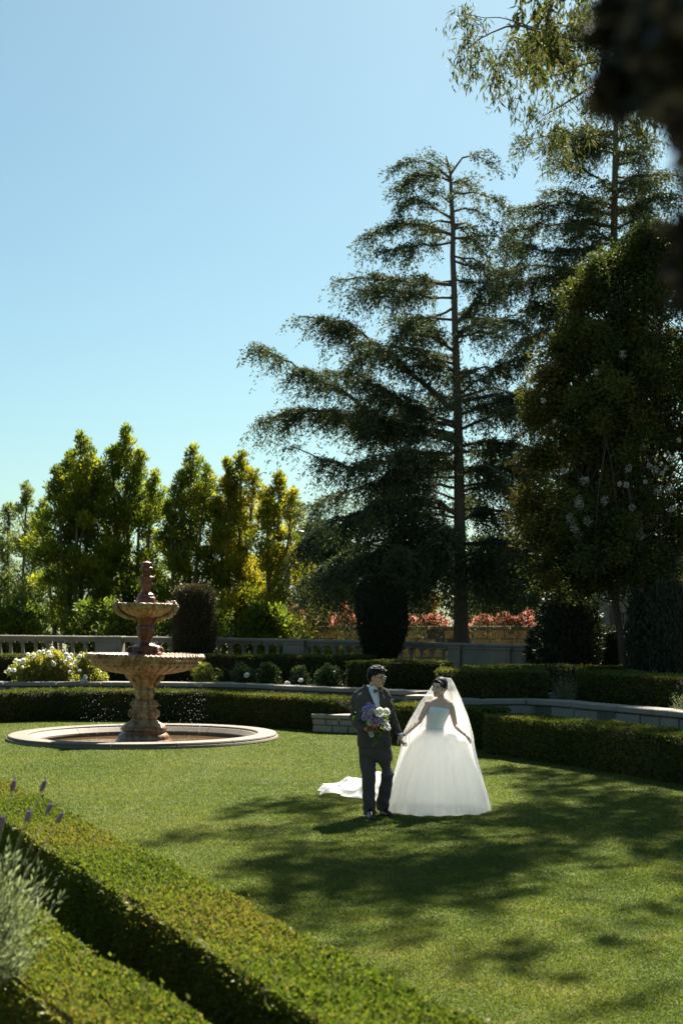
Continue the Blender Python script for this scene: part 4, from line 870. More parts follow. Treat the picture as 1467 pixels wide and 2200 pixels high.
# the upper crown: above the frame; it throws the broken shade over the lawn
hz = lambda X, Y, z: (X + SD.x / SD.z * z, Y + SD.y / SD.z * z, z)
def spot(X, Y, z, rad, n):
    c = hz(X, Y, z); strands(c, int(n * 2.3), 0.9, (rad * 1.15, rad * 1.15, 0.8), 0.21, 0.06, 36)
    return c
TIPS = []
for X, Y, rad, n in ((0.0, 12.6, 0.75, 18), (0.9, 12.2, 0.7, 16), (0.4, 11.3, 0.6, 12), (-0.7, 12.6, 0.5, 8), (1.5, 13.2, 0.6, 12), (1.0, 11.2, 0.4, 6), (-0.2, 10.5, 0.5, 5), (-0.6, 11.5, 0.4, 5),
                     (2.4, 14.2, 0.7, 15), (3.2, 15.3, 0.8, 17), (3.9, 14.2, 0.8, 15), (2.2, 16.2, 0.6, 12), (3.0, 17.6, 0.8, 17), (4.1, 17.0, 0.9, 19), (3.2, 19.4, 0.8, 17), (4.3, 19.6, 0.9, 17), (2.6, 18.6, 0.5, 8), (4.8, 15.4, 0.7, 12), (2.0, 14.9, 0.4, 6), (3.0, 13.2, 0.5, 7), (4.4, 12.6, 0.6, 7), (2.4, 20.8, 0.5, 8), (5.5, 18, 0.9, 14),
                     (-0.7, 16.7, 0.5, 9), (-1.2, 16.3, 0.35, 5), (-0.3, 15.9, 0.3, 4), (6.2, 15, 1.0, 12), (0.2, 9.6, 1.3, 6), (1.2, 8.6, 1.3, 5), (2.3, 10.4, 1.2, 5), (-0.9, 10.9, 0.9, 4), (3.2, 11.6, 1.3, 6), (2.6, 15.4, 0.8, 14), (3.5, 16.4, 0.8, 14), (1.6, 15.4, 0.5, 7), (1.3, 13.0, 0.7, 12), (0.3, 12.0, 0.7, 12)):
    z = random.uniform(13.5, 16.5) if Y < 18 else random.uniform(14.5, 18)
    TIPS.append(spot(X, Y, z, rad, n))
for c in TIPS:
    a0 = (11.9, 29.8, random.uniform(12.5, 15)) if random.random() < .6 else (11.3, 29.5, 17.5)
    mid = ((a0[0] + c[0]) / 2 + random.uniform(-.4, .4), (a0[1] + c[1]) / 2, (a0[2] + c[2]) / 2 + 0.8)
    eb([a0, mid, (c[0], c[1], c[2] + 0.3)], 0.03)
m.build('trunk', BARKG, et); EUD = 0.8
leafobj('crown', np.concatenate(BC), np.concatenate(BD), np.concatenate(BN), np.concatenate(BL), np.concatenate(BW), EUC, et)

# a second eucalyptus farther back, its trunk outside the frame; added to shade the right hand terrace
et2 = empty('eucalyptus_tree', (13.5, 45.5, 0.7), 'distant eucalyptus crown added for shade, with small leaves at the top right, behind the hanging branches', 'tree')
BC, BD, BN, BL, BW = [], [], [], [], []; m = MB()
eb([(13.5, 45.5, 0.7), (13.3, 45.4, 8), (12.6, 45, 15), (11.6, 45, 20), (10.8, 45, 24)], 0.36)
for X, Y, rad, n in ((0.2, 30.0, 0.7, 16), (0.8, 29.2, 0.8, 20), (1.4, 28.2, 0.8, 18), (2.2, 27.0, 0.8, 18), (3.0, 26.2, 0.9, 20), (3.7, 25.6, 0.8, 18), (4.3, 24.2, 0.8, 16), (5.0, 22.8, 0.9, 18), (3.3, 23.4, 0.8, 14), (4.0, 21.8, 0.9, 14), (4.9, 20.6, 0.9, 14), (2.4, 25.0, 0.7, 12), (1.2, 30.6, 0.8, 14), (-0.5, 30.6, 0.5, 8), (5.6, 24.6, 1.0, 14), (2.5, 29.5, 1.0, 14), (4.2, 28.0, 1.0, 14)):
    z = random.uniform(20.2, 22.5); c = hz(X, Y, z - 0.8); c = (c[0], c[1], z); strands(c, int(n * 2.0), 1.0, (rad * 1.1, rad * 1.1, 0.8), 0.21, 0.06, 36)
    a0 = (11.9, 45, 18.5) if random.random() < .5 else (11.2, 45, 21.5)
    eb([a0, ((a0[0] + c[0]) / 2, (a0[1] + c[1]) / 2 + .5, (a0[2] + c[2]) / 2 + .5), (c[0], c[1], c[2] + .3)], 0.03)
m.build('trunk', BARKG, et2)
leafobj('crown', np.concatenate(BC), np.concatenate(BD), np.concatenate(BN), np.concatenate(BL), np.concatenate(BW), EUC, et2)

# tree close beside the camera: its leaves hang into the top right corner
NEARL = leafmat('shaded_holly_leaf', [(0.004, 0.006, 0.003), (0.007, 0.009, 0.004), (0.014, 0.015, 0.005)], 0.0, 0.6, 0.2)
nt_ = empty('overhanging_tree', (2.7, 2.2, 0.55), 'black out of focus foliage hanging into the top right corner close to the camera', 'tree')
m = MB(); m.tube([(2.7, 2.2, 0.55), (2.6, 2.1, 2.2), (2.2, 1.9, 3.2), (1.6, 1.7, 3.7), (0.9, 1.55, 3.5), (0.5, 1.45, 2.95)], [0.14, 0.12, 0.09, 0.06, 0.04, 0.012], 8)
Cs, Rs = [], []
Dn = 1.45
for _ in range(260):
    y = random.uniform(-420, 300); xl = np.interp(y, [-420, 0, 90, 170, 240, 300], [1350, 1358, 1375, 1385, 1412, 1470])
    D_ = Dn + random.uniform(-0.3, 0.3); r = random.uniform(0.03, 0.055); x = xl + r / D_ * F * 0.9 + random.random() ** 1.4 * 420
    Cs.append(P(x, y, D_)); Rs.append(r)
for x, y in ((1335, 190), (1325, 60), (1500, 520), (1520, 620)):
    Cs.append(P(x, y, Dn)); Rs.append(0.018)
for i in random.sample(range(len(Cs)), 40): limb_tube(m, (1.6, 1.7, 3.7) if random.random() < .4 else (0.9, 1.55, 3.5), Cs[i], 0.012, 0.003, 0, 5, 4)
m.build('trunk', BARK, nt_)
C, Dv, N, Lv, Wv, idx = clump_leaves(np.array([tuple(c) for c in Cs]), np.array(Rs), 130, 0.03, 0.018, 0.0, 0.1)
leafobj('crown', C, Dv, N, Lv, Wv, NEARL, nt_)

# ------------------------------------------------------------------ shrubs and topiary
def topiary(name, label, D, zb, prof, mat, L, W, dens, rough=0.03, cat='topiary', group=None, spike=0.0):
    """prof: (y, xl, xr) outline from the top down"""
    t = empty(name, (GX((prof[-1][1] + prof[-1][2]) / 2, D), D, zb), label, cat, group)
    ys = [p[0] for p in prof]; ring = []
    def at(y):
        xl = np.interp(y, ys, [p[1] for p in prof]); xr = np.interp(y, ys, [p[2] for p in prof]); return (GX(xl, D) + GX(xr, D)) / 2, (xr - xl) / 2 / F * D
    m = MB(); rs = []
    for i in range(15):
        y = ys[0] + (ys[-1] - ys[0]) * i / 14; c, r = at(y); r = max(0.02, r - 0.08)
        rs.append([Vector((c + r * math.cos(a), D + r * math.sin(a), GZ(y, D) - (0.06 if i == 0 else 0))) for a in np.linspace(0, 2 * math.pi, 14, endpoint=False)])
    m.rings(rs); m.build('inner_twigs', HCORE, t)
    H = (ys[-1] - ys[0]) / F * D; k = int(H * 2 * math.pi * max(at(y)[1] for y in ys) * dens)
    yy = ys[0] + (ys[-1] - ys[0]) * rng.random(k); a = rng.random(k) * 6.283
    xl = np.interp(yy, ys, [p[1] for p in prof]); xr = np.interp(yy, ys, [p[2] for p in prof]); c = ((xl + xr) / 2 - CX) / F * D; r = (xr - xl) / 2 / F * D
    cap = rng.random(k) < 0.08; q = np.where(cap, rng.random(k) ** 0.5, 1.0); yy = np.where(cap, ys[0] + 2, yy); r = np.where(cap, at(ys[0] + 2)[1], r); c = np.where(cap, at(ys[0] + 2)[0], c)
    wob = 1 + 0.06 * np.sin(a * 5 + yy * 0.05) * np.sin(yy * 0.11 + a * 3)
    rr = r * q * wob + rng.normal(size=k) * rough
    C = np.stack([c + rr * np.cos(a), D + rr * np.sin(a), EYE - (yy - HY) / F * D + rng.normal(size=k) * rough], 1)
    o = np.stack([np.cos(a), np.sin(a), np.full(k, 0.25)], 1)
    Dv = unit(o * (0.8 - spike * 0.6) + rdir(k) * 0.7 + np.array([0, 0, 0.5 + spike * 1.5])); s = 0.6 + 0.8 * rng.random(k)
    leafobj('foliage', C, Dv, unit(o + rdir(k) * 0.8), L * s, W * s, mat, t)
    return t
TB = leafmat('brown_yew_leaf', [(0.05, 0.035, 0.02), (0.085, 0.06, 0.032), (0.06, 0.065, 0.025)], 0.25, 0.5, 0.35)
TD = leafmat('dark_yew_leaf', [(0.010, 0.017, 0.009), (0.018, 0.028, 0.012), (0.03, 0.04, 0.015)], 0.15, 0.55, 0.3)
topiary('topiary_column', 'brown tinged clipped yew column with rounded top, right of the fountain bowls', 37.6, 0.72, [(1259, 400, 436), (1263, 385, 452), (1275, 377, 459), (1320, 375, 461), (1370, 377, 460), (1425, 384, 452)], TB, 0.052, 0.022, 3000)
topiary('topiary_column', 'almost black clipped yew column standing behind the groom', 36.0, 0.72, [(1240, 790, 850), (1250, 776, 864), (1290, 768, 873), (1340, 770, 872), (1380, 780, 862), (1432, 788, 842)], TD, 0.055, 0.024, 2800)
topiary('yew_shrub', 'tall dark yew shrub left of the dim garden building', 32.5, 0.72, [(1262, 1200, 1240), (1300, 1165, 1280), (1360, 1158, 1285), (1450, 1160, 1280)], TD, 0.09, 0.035, 1000, 0.05, 'shrub')
topiary('yew_shrub', 'dark upright yew with pointed tips in front of the building, at right edge', 29.5, 0.72, [(1278, 1362, 1370), (1300, 1355, 1388), (1360, 1347, 1410), (1460, 1352, 1410)], TD, 0.10, 0.03, 1100, 0.04, 'shrub', None, 0.8)
topiary('yew_shrub', 'dark upright yew with pointed tips cut by the right edge of the frame', 29.0, 0.72, [(1262, 1412, 1450), (1290, 1396, 1490), (1360, 1385, 1510), (1465, 1390, 1510)], TD, 0.10, 0.03, 1100, 0.04, 'shrub', None, 0.8)
topiary('yew_shrub', 'blocky dark clipped shrub in front of the pilaster of the building', 33.5, 0.72, [(1350, 1285, 1375), (1360, 1272, 1388), (1400, 1270, 1390), (1450, 1272, 1388)], TD, 0.07, 0.035, 1300, 0.03, 'shrub')
clump_tree('laurel_shrub', 'small dark leafy shrub at the right end of the balustrade', 'shrub', 34.5, 0.72, [(1350, 1140, 1160), (1375, 1122, 1175), (1430, 1128, 1175)], DARKG, 24, 70, 0.17, 0.09, 0.05, 0.03)
# pink shrubs on the tan wall, each a thing
PINK = leafmat('pink_photinia_leaf', [(0.16, 0.15, 0.05), (0.42, 0.17, 0.12), (0.55, 0.26, 0.20), (0.62, 0.38, 0.29)], 0.4, 0.5, 0.35, (1.1, 1, 1))
for xa, xb, tp, lb in ((600, 662, 1306, 'pink leaved shrub at the left end of the row, beside the golden tree'), (655, 715, 1302, 'pink leaved shrub second from the left end of the row on the tan wall'), (708, 772, 1298, 'pink leaved shrub touching the left side of the black topiary column'),
                       (860, 910, 1322, 'pink leaved shrub touching the right side of the black topiary column'), (905, 965, 1318, 'pink leaved shrub just left of the cedar trunk on the tan wall'), (1005, 1062, 1322, 'pink leaved shrub just right of the cedar trunk on the tan wall'),
                       (1055, 1110, 1318, 'middle one of the three pink leaved shrubs right of the cedar trunk'), (1102, 1165, 1312, 'pink leaved shrub farthest right in the row, beside the dark yew')):
    clump_tree('photinia_shrub', lb, 'shrub', 51.5, 1.9, [(tp, (xa + xb) / 2 - 10, (xa + xb) / 2 + 12), (tp + 12, xa - 4, xb + 4), (1352, xa - 6, xb + 6)], PINK, 42, 70, 0.17, 0.10, 0.045, 0.025, 'pink shrubs along the tan wall', zs=1.2, up=0.8)
LIME = leafmat('lime_leaf', [(0.12, 0.15, 0.02), (0.24, 0.25, 0.03)], 0.45, 0.5, 0.3)
clump_tree('lime_shrub', 'bright yellow green shrub just behind the balustrade pedestal', 'shrub', 42, 0.2, [(1357, 650, 695), (1364, 634, 702), (1420, 630, 770)], LIME, 60, 70, 0.16, 0.09, 0.04, 0.03)
clump_tree('lime_shrub', 'sunlit green shrub seen between the balusters left of the dark topiary', 'shrub', 42.5, 0.2, [(1385, 720, 760), (1395, 700, 790), (1430, 700, 790)], LIME, 24, 60, 0.16, 0.09, 0.04, 0.03)

# roses
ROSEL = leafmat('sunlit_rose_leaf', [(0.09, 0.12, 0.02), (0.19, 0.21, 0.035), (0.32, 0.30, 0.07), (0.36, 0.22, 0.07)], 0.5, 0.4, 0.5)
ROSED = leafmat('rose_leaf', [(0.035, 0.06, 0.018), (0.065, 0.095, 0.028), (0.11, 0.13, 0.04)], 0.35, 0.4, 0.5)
PETAL = leafmat('white_rose_petal', [(0.70, 0.69, 0.64), (0.82, 0.81, 0.77)], 0.4, 0.5, 0.25, (1, 1, 0.97))
def rose_bloom(c, r, mat, parent, name='rose_bloom', face=None, seed=0):
    """a rose of overlapping cupped petals"""
    m = MB(); ax = Vector(face or (random.uniform(-.5, .5), -0.8, random.uniform(0.1, 0.9))).normalized(); M = ax.to_track_quat('Z', 'Y').to_matrix(); c = Vector(c)
    for ring, (n, rad, h, open_) in enumerate(((4, 0.28, 0.55, 0.1), (5, 0.55, 0.45, 0.35), (6, 0.85, 0.25, 0.8), (6, 1.0, 0.02, 1.25))):
        for k in range(n):
            a = 2 * math.pi * (k + 0.5 * ring + random.uniform(-.15, .15)) / n; wid = 2.4 * rad * math.sin(math.pi / n) + 0.12; vs = []
            for v in range(4):
                t = v / 3; rr = rad * (0.25 + 0.75 * math.sin(t * math.pi / 2)) + 0.12 * open_ * t * t; z = -0.35 + (h + 0.4) * t - 0.15 * open_ * t * t
                for u in (-1, -0.35, 0.35, 1):
                    aa = a + u * wid / 2 / max(rad, .2) * (0.45 + 0.55 * math.sin(math.pi * (0.25 + 0.6 * t))); q = rr * (1 - 0.06 * u * u)
                    vs.append(c + M @ (Vector((q * math.cos(aa), q * math.sin(aa), z - 0.08 * u * u * t)) * r))
            m.add(vs, [(i * 4 + j, i * 4 + j + 1, i * 4 + j + 5, i * 4 + j + 4) for i in range(3) for j in range(3)])
    o = m.build(name, mat, parent)
    a = o.data.attributes.new('rnd', 'FLOAT', 'POINT'); nv = len(o.data.vertices); a.data.foreach_set('value', np.clip(np.repeat(rng.random(nv // 16), 16), 0, 1).astype(np.float32))
    return o
def rose_bush(label, D, zb, prof, mat, n, per, blooms, cr=0.15):
    t = clump_tree('rose_bush', label, 'rose bush', D, zb, prof, mat, n, per, cr, 0.062, 0.036, 0.018, 'rose bushes along the terrace wall', stems=4, depth=0.6, spread_in=0.6)
    for x, y in blooms:
        c = P(x, y, D - 0.34 + random.uniform(-.12, .08)); rose_bloom(c, random.uniform(0.036, 0.062), PETAL, t)
Z6 = [(280, 255), (335, 265), (393, 230), (428, 225), (500, 265), (515, 195), (655, 255), (705, 260), (790, 270), (860, 265), (905, 255), (160, 318), (190, 325), (225, 378), (235, 312), (95, 405), (515, 330), (530, 350), (648, 325), (700, 365), (695, 427), (790, 415), (840, 478), (810, 520), (850, 530), (905, 548), (805, 568), (140, 410), (705, 300), (750, 325), (480, 240), (880, 545), (680, 290)]
Z6 = [(a / 4.58, 1350 + b / 4.58) for a, b in Z6]
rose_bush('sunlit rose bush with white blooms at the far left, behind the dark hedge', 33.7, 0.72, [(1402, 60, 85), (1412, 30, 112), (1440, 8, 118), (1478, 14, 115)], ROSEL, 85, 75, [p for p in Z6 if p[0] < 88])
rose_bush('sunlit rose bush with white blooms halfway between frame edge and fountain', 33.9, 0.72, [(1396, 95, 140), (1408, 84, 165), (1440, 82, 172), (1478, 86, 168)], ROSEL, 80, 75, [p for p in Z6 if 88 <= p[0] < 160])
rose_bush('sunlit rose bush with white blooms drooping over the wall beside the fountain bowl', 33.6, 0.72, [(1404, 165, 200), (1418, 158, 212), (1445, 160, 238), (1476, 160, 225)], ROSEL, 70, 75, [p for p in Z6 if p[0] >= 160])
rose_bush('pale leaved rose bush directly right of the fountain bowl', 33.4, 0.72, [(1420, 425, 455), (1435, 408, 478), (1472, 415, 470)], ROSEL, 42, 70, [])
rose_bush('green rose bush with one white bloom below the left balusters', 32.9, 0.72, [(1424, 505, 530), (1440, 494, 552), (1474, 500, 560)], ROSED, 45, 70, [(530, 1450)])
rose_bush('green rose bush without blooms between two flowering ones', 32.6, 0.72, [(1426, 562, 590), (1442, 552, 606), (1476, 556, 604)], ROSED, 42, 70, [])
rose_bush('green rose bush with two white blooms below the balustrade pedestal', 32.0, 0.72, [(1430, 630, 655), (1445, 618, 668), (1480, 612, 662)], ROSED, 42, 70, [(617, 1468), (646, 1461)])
rose_bush('dark leafed rose bush left of the groom behind the wall coping', 31.4, 0.72, [(1428, 695, 720), (1442, 672, 740), (1482, 676, 742)], ROSED, 50, 70, [])

# lavender
LAVG = leafmat('lavender_leaf', [(0.10, 0.125, 0.06), (0.19, 0.215, 0.11), (0.30, 0.32, 0.19)], 0.35, 0.6, 0.25, (1, 1.05, .8))
LAVF = leafmat('lavender_flower', [(0.13, 0.09, 0.14), (0.30, 0.22, 0.32)], 0.3, 0.7, 0.2, (1, 1, 1))
def lavender(label, base, h, rad, n, spikes, per=34):
    t = empty('lavender_bush', base, label, 'lavender', 'lavender bushes'); b = np.array(base, float)
    d = rdir(n); d[:, 2] = np.abs(d[:, 2]) * 0.9 + 0.35; d = unit(d * np.array([1, 1, 1.2])); ln = (0.55 + 0.45 * rng.random(n)) * np.where(d[:, 2] > .6, h, rad + 0.35 * h)
    idx = np.repeat(np.arange(n), per); k = len(idx); tt = 0.25 + 0.75 * rng.random(k)
    curve = np.stack([d[idx, 0] * ln[idx] * tt * 0.75, d[idx, 1] * ln[idx] * tt * 0.75, d[idx, 2] * ln[idx] * tt], 1)
    C = b + curve + rng.normal(size=(k, 3)) * 0.012 * h
    D_ = d[idx] + rdir(k) * 0.75 + np.array([0, 0, 0.3]); s = 0.6 + 0.8 * rng.random(k)
    leafobj('foliage', C, D_, rdir(k), 0.045 * h * s, 0.010 * h * s, LAVG, t)
    m = MB(); f = MB()
    for q in range(n // 3):
        e = Vector(b + d[q] * ln[q] * np.array([.75, .75, 1])); m.tube([b, b + d[q] * ln[q] * np.array([.45, .45, .55]), e], [0.004 * h, 0.003 * h, 0.0015 * h], 4)
    for (ex, ey, ez) in spikes:
        e = Vector((ex, ey, ez)); m0 = Vector(b) + (e - Vector(b)) * 0.55 + Vector((0, 0, 0.05)); m.tube([Vector(b), m0, e], [0.003, 0.0025, 0.002], 4)
        g = MB(); ax = (e - m0).normalized()
        for w_ in range(7):
            for a in range(5): 
                an = a * 1.2566 + w_ * 0.6; g.ell(e + ax * (w_ * 0.006) + Vector((math.cos(an), math.sin(an), 0)) * 0.007 * (1.1 - abs(w_ - 3) * .12), (0.005, 0.005, 0.006), seg=5, nr=4)
        g.ell(e + ax * 0.046, (0.004, 0.004, 0.012), seg=5, nr=4)
        o = g.build('flower_spike', LAVF, t); at_ = o.data.attributes.new('rnd', 'FLOAT', 'POINT'); at_.data.foreach_set('value', np.full(len(o.data.vertices), random.uniform(.2, .9), dtype=np.float32))
    m.build('stems', LAVG, t)
    return t
DL = 6.0
def sp(x, y, D=DL): return tuple(P(x, y, D))
lavender('grey green lavender bush with purple spikes, between the two near hedges', (GX(-70, DL), DL, 0.60), 0.72, 0.27, 460,
         [sp(27, 1697), sp(90, 1697), sp(124, 1765), sp(57, 1762), sp(102, 1745, 6.2), sp(4, 1775)], 40)
lavender('grey green lavender tuft on the terrace between two clipped hedges', (GX(1212, 26.2), 26.2, 0.72), 0.62, 0.2, 120, [sp(1185, 1432, 26.2), sp(1200, 1428, 26.2), sp(1222, 1436, 26.2), sp(1236, 1440, 26.2), sp(1210, 1430, 26.3)], 30)
lavender('grey green lavender tuft spilling over the wall at the right edge', (GX(1474, 22.4), 22.6, 0.72), 0.5, 0.2, 80, [sp(1455, 1478, 22.4), sp(1463, 1470, 22.4)], 30)
# ------------------------------------------------------------------ people
def skinmat(name, col):
    m, nt, b = newmat(name)
    n = nt.nodes.new('ShaderNodeTexNoise'); n.inputs['Scale'].default_value = 18
    r = ramp(nt, [tuple(c * 0.9 for c in col), tuple(min(1, c * 1.08) for c in col)]); nt.links.new(n.outputs['Fac'], r.inputs[0]); nt.links.new(r.outputs[0], b.inputs['Base Color'])
    b.inputs['Roughness'].default_value = 0.5; b.inputs['Specular IOR Level'].default_value = 0.35
    b.inputs['Subsurface Weight'].default_value = 0.12; b.inputs['Subsurface Radius'].default_value = (0.008, 0.003, 0.0015)
    return m
SKIN_M = skinmat('skin_groom', (0.56, 0.33, 0.21)); SKIN_F = skinmat('skin_bride', (0.70, 0.46, 0.35))
HAIRM = plain('black_hair', (0.010, 0.008, 0.008), 0.55, 0.25)
EYEW = plain('eye_white', (0.6, 0.58, 0.55), 0.3); IRIS = plain('dark_iris', (0.015, 0.01, 0.008), 0.2)
LIPM = plain('lips_natural', (0.42, 0.16, 0.13), 0.45); LIPF = plain('lips_red', (0.45, 0.07, 0.07), 0.4); TEETH = plain('teeth', (0.75, 0.73, 0.68), 0.3)
SUIT = noisemat('charcoal_wool', [(0.072, 0.057, 0.052), (0.104, 0.084, 0.077)], 60, 0.85, 0.15, 300, spec=0.15)
SUITD = noisemat('charcoal_lapel', [(0.060, 0.048, 0.042), (0.085, 0.068, 0.060)], 60, 0.8, 0.1, 300, spec=0.2)
SHIRT = plain('white_shirt', (0.78, 0.80, 0.83), 0.7, 0.2); BOWT = noisemat('brown_bow_tie', [(0.13, 0.085, 0.045), (0.2, 0.14, 0.08)], 40, 0.7, 0.2)
SHOEM = plain('black_leather', (0.012, 0.011, 0.011), 0.25, 0.5); METAL = plain('dark_metal', (0.03, 0.03, 0.035), 0.3, 0.5)

def hand(m, w, d, pn, side, s=1.0, curl=(0.4, 0.45, 0.5, 0.55), thumb=0.6):
    """w wrist point, d finger direction, pn palm-facing direction, side = thumb side direction"""
    w, d, pn, side = Vector(w), Vector(d).normalized(), Vector(pn).normalized(), Vector(side).normalized()
    m.tube([w - d * 0.03 * s, w, w + d * 0.03 * s, w + d * 0.065 * s, w + d * 0.088 * s], [(0.024 * s, 0.018 * s), (0.025 * s, 0.017 * s), (0.034 * s, 0.016 * s), (0.040 * s, 0.015 * s), (0.036 * s, 0.012 * s)], 10, flat=pn)
    for k, (off, ln) in enumerate(((0.030, 0.072), (0.010, 0.080), (-0.011, 0.075), (-0.030, 0.058))):
        p = w + d * (0.080 - 0.004 * abs(k - 1)) * s + side * off * s; a = 0.0; pts = [p - d * 0.02 * s, p]; c = curl[k]
        for seg, fr in enumerate((0.45, 0.32, 0.23)):
            a += c * (1, 1.2, 0.8)[seg]; p = p + (d * math.cos(a) + pn * math.sin(a)) * ln * fr * s; pts.append(p)
        m.tube(pts, [0.0095 * s, 0.0095 * s, 0.0088 * s, 0.008 * s, 0.0062 * s], 7)
    b = w + d * 0.025 * s + side * 0.026 * s
    m.tube([b - side * 0.012 * s, b + (side * 0.7 + d * 0.5) * 0.022 * s, b + (side * 0.6 + d * 0.8 + pn * thumb) * 0.045 * s, b + (side * 0.4 + d * 1.0 + pn * thumb) * 0.066 * s], [0.013 * s, 0.012 * s, 0.0098 * s, 0.0075 * s], 7)

def head_shape(m, T, s=1.0, male=True):
    """head in local axes (face looks along -y, chin bottom at z = 0) mapped by T"""
    def e(c, r): m.ell(T(Vector(c)), r, HM, 16, 12)
    HM = T.M.to_3x3()
    e((0, 0.018, 0.142), (0.074, 0.094, 0.086))
    # face as stacked sections: (z, half width, front y, back y)
    rs = []
    for z, hw, fy, by in ((0.000, 0.016, -0.072, -0.045), (0.006, 0.026, -0.083, -0.03), (0.020, 0.036, -0.087, -0.01), (0.040, 0.049 if male else 0.045, -0.086, 0.03), (0.060, 0.057 if male else 0.053, -0.085, 0.05), (0.080, 0.063 if male else 0.060, -0.083, 0.06),
                          (0.100, 0.066 if male else 0.064, -0.081, 0.07), (0.120, 0.068, -0.079, 0.07), (0.140, 0.069, -0.081, 0.07), (0.165, 0.066, -0.074, 0.06), (0.185, 0.056, -0.058, 0.05)):
        ring = []
        for j in range(20):
            a = 2 * math.pi * j / 20; cx = math.cos(a); sy = math.sin(a); ex = 0.85
            x = hw * math.copysign(abs(cx) ** ex, cx); my = (fy + by) / 2; y = my + (by - fy) / 2 * math.copysign(abs(sy) ** ex, sy)
            ring.append(T(Vector((x, y, z))))
        rs.append(ring)
    m.rings(rs)
    # brow, nose, cheeks, lips, chin, ears
    m.tube([T(Vector(p)) for p in ((-0.045, -0.070, 0.132), (-0.02, -0.082, 0.134), (0.02, -0.082, 0.134), (0.045, -0.070, 0.132))], [0.008, 0.009, 0.009, 0.008], 8)
    m.tube([T(Vector(p)) for p in ((0, -0.080, 0.128), (0, -0.090, 0.108), (0, -0.101, 0.088), (0, -0.106, 0.078), (0, -0.092, 0.070))], [0.008, 0.009, 0.011, 0.0115, 0.008], 8)
    for sg in (-1, 1):
        e((0.012 * sg, -0.090, 0.075), (0.009, 0.011, 0.008)); e((0.036 * sg, -0.066, 0.082), (0.024, 0.018, 0.022))
        # ear
        m.ell(T(Vector((0.073 * sg, 0.012, 0.098))), (0.010, 0.018, 0.031), HM @ Matrix.Rotation(0.2, 3, 'X'), 10, 8)
    e((0, -0.086, 0.052), (0.021, 0.009, 0.0055)); e((0, -0.085, 0.043), (0.018, 0.009, 0.006)); e((0, -0.082, 0.012), (0.018, 0.012, 0.012))
class Frame:
    def __init__(s, loc, yaw, pitch=0.0, roll=0.0, sc=1.0):
        s.M = Matrix.Translation(loc) @ Matrix.Rotation(yaw, 4, 'Z') @ Matrix.Rotation(roll, 4, 'Y') @ Matrix.Rotation(pitch, 4, 'X') @ Matrix.Scale(sc, 4)
    def __call__(s, v): return s.M @ v
def face_parts(T, parent, lip, smile=0.0, lash=False):
    R3 = T.M.to_3x3()
    for sg in (-1, 1):
        m = MB(); m.ell(T(Vector((0.031 * sg, -0.0765, 0.112))), (0.0135, 0.006, 0.0058), R3, 12, 8); o = m.build('eye', EYEW, parent)
        m = MB(); m.ell(T(Vector((0.031 * sg - 0.001, -0.0815, 0.112))), (0.0062, 0.0028, 0.0058), R3, 10, 6); m.build('iris', IRIS, o)
        m = MB(); m.tube([T(Vector((x * sg, y, z))) for x, y, z in ((0.016, -0.0815, 0.114), (0.024, -0.0835, 0.1185), (0.036, -0.0815, 0.1185), (0.047, -0.074, 0.113))], [0.0012, 0.0022 if lash else 0.0016, 0.0022 if lash else 0.0016, 0.0012], 6); m.build('eyelid', HAIRM, o)
        m = MB(); m.tube([T(Vector((x * sg, y, z))) for x, y, z in ((0.014, -0.0905, 0.1325), (0.030, -0.0885, 0.1385), (0.048, -0.075, 0.133))], [0.003, 0.0032, 0.0012], 6); m.build('eyebrow', HAIRM, parent)
    m = MB(); z0 = 0.052
    m.tube([T(Vector(p)) for p in ((-0.024, -0.082, 0.048 + smile), (-0.010, -0.094, 0.0525), (0, -0.0955, 0.0515), (0.010, -0.094, 0.0525), (0.024, -0.082, 0.048 + smile))], [0.0015, 0.0036, 0.0034, 0.0036, 0.0015], 6)
    m.tube([T(Vector(p)) for p in ((-0.023, -0.082, 0.047 + smile), (-0.010, -0.093, 0.0405), (0, -0.095, 0.0395), (0.010, -0.093, 0.0405), (0.023, -0.082, 0.047 + smile))], [0.0015, 0.004, 0.0045, 0.004, 0.0015], 6)
    o = m.build('lips', lip, parent)
    if smile: 
        m = MB(); m.ell(T(Vector((0, -0.0905, 0.0462))), (0.0155, 0.004, 0.0042), R3, 10, 6); m.build('teeth', TEETH, parent)

# ---------------------------------------------------------------- groom
GD = 16.2; G0 = Vector((GX(805, GD), GD, 0.0)); SG = GD / F
def g(x, y, dy=0.0): return Vector((GX(x, GD), GD + dy, EYE - (y - HY) * SG))          # photo pixel -> world at his distance, dy towards +Y
groom = empty('person', G0, 'man in charcoal suit and glasses holding a bouquet, head turned to the bride', 'person')
HT = Frame(g(806.5, 1475.5, -0.03), R(62), R(6), R(3), 1.0)
def sup(c, a, b, z=None, yaw=0.0, n=24, ex=0.8):
    c = Vector(c); M = Matrix.Rotation(yaw, 3, 'Z'); out = []
    for j in range(n):
        t = 2 * math.pi * j / n; x = a * math.copysign(abs(math.cos(t)) ** ex, math.cos(t)); y = b * math.copysign(abs(math.sin(t)) ** ex, math.sin(t))
        out.append(c + M @ Vector((x, y, 0)))
    return out
YAWT = R(18)
WR = g(788, 1563, -0.27)             # right wrist (holds the bouquet)
WL = g(858.5, 1581, -0.03)           # left wrist
m = MB()
m.rings([sup(g(803, 1610), .15, .10, yaw=YAWT), sup(g(803, 1560), .145, .10, yaw=YAWT), sup(g(799, 1515), .16, .11, yaw=YAWT), sup(g(797, 1494), .15, .09, yaw=YAWT), sup(g(798, 1486), .07, .06, yaw=YAWT)])
m.tube([g(800, 1497, 0.015), g(801, 1482, 0.0), g(804, 1470, -0.015), g(805, 1460, -0.01)], [.062, .057, .055, .055], 14)
head_shape(m, HT, 1.0, True)
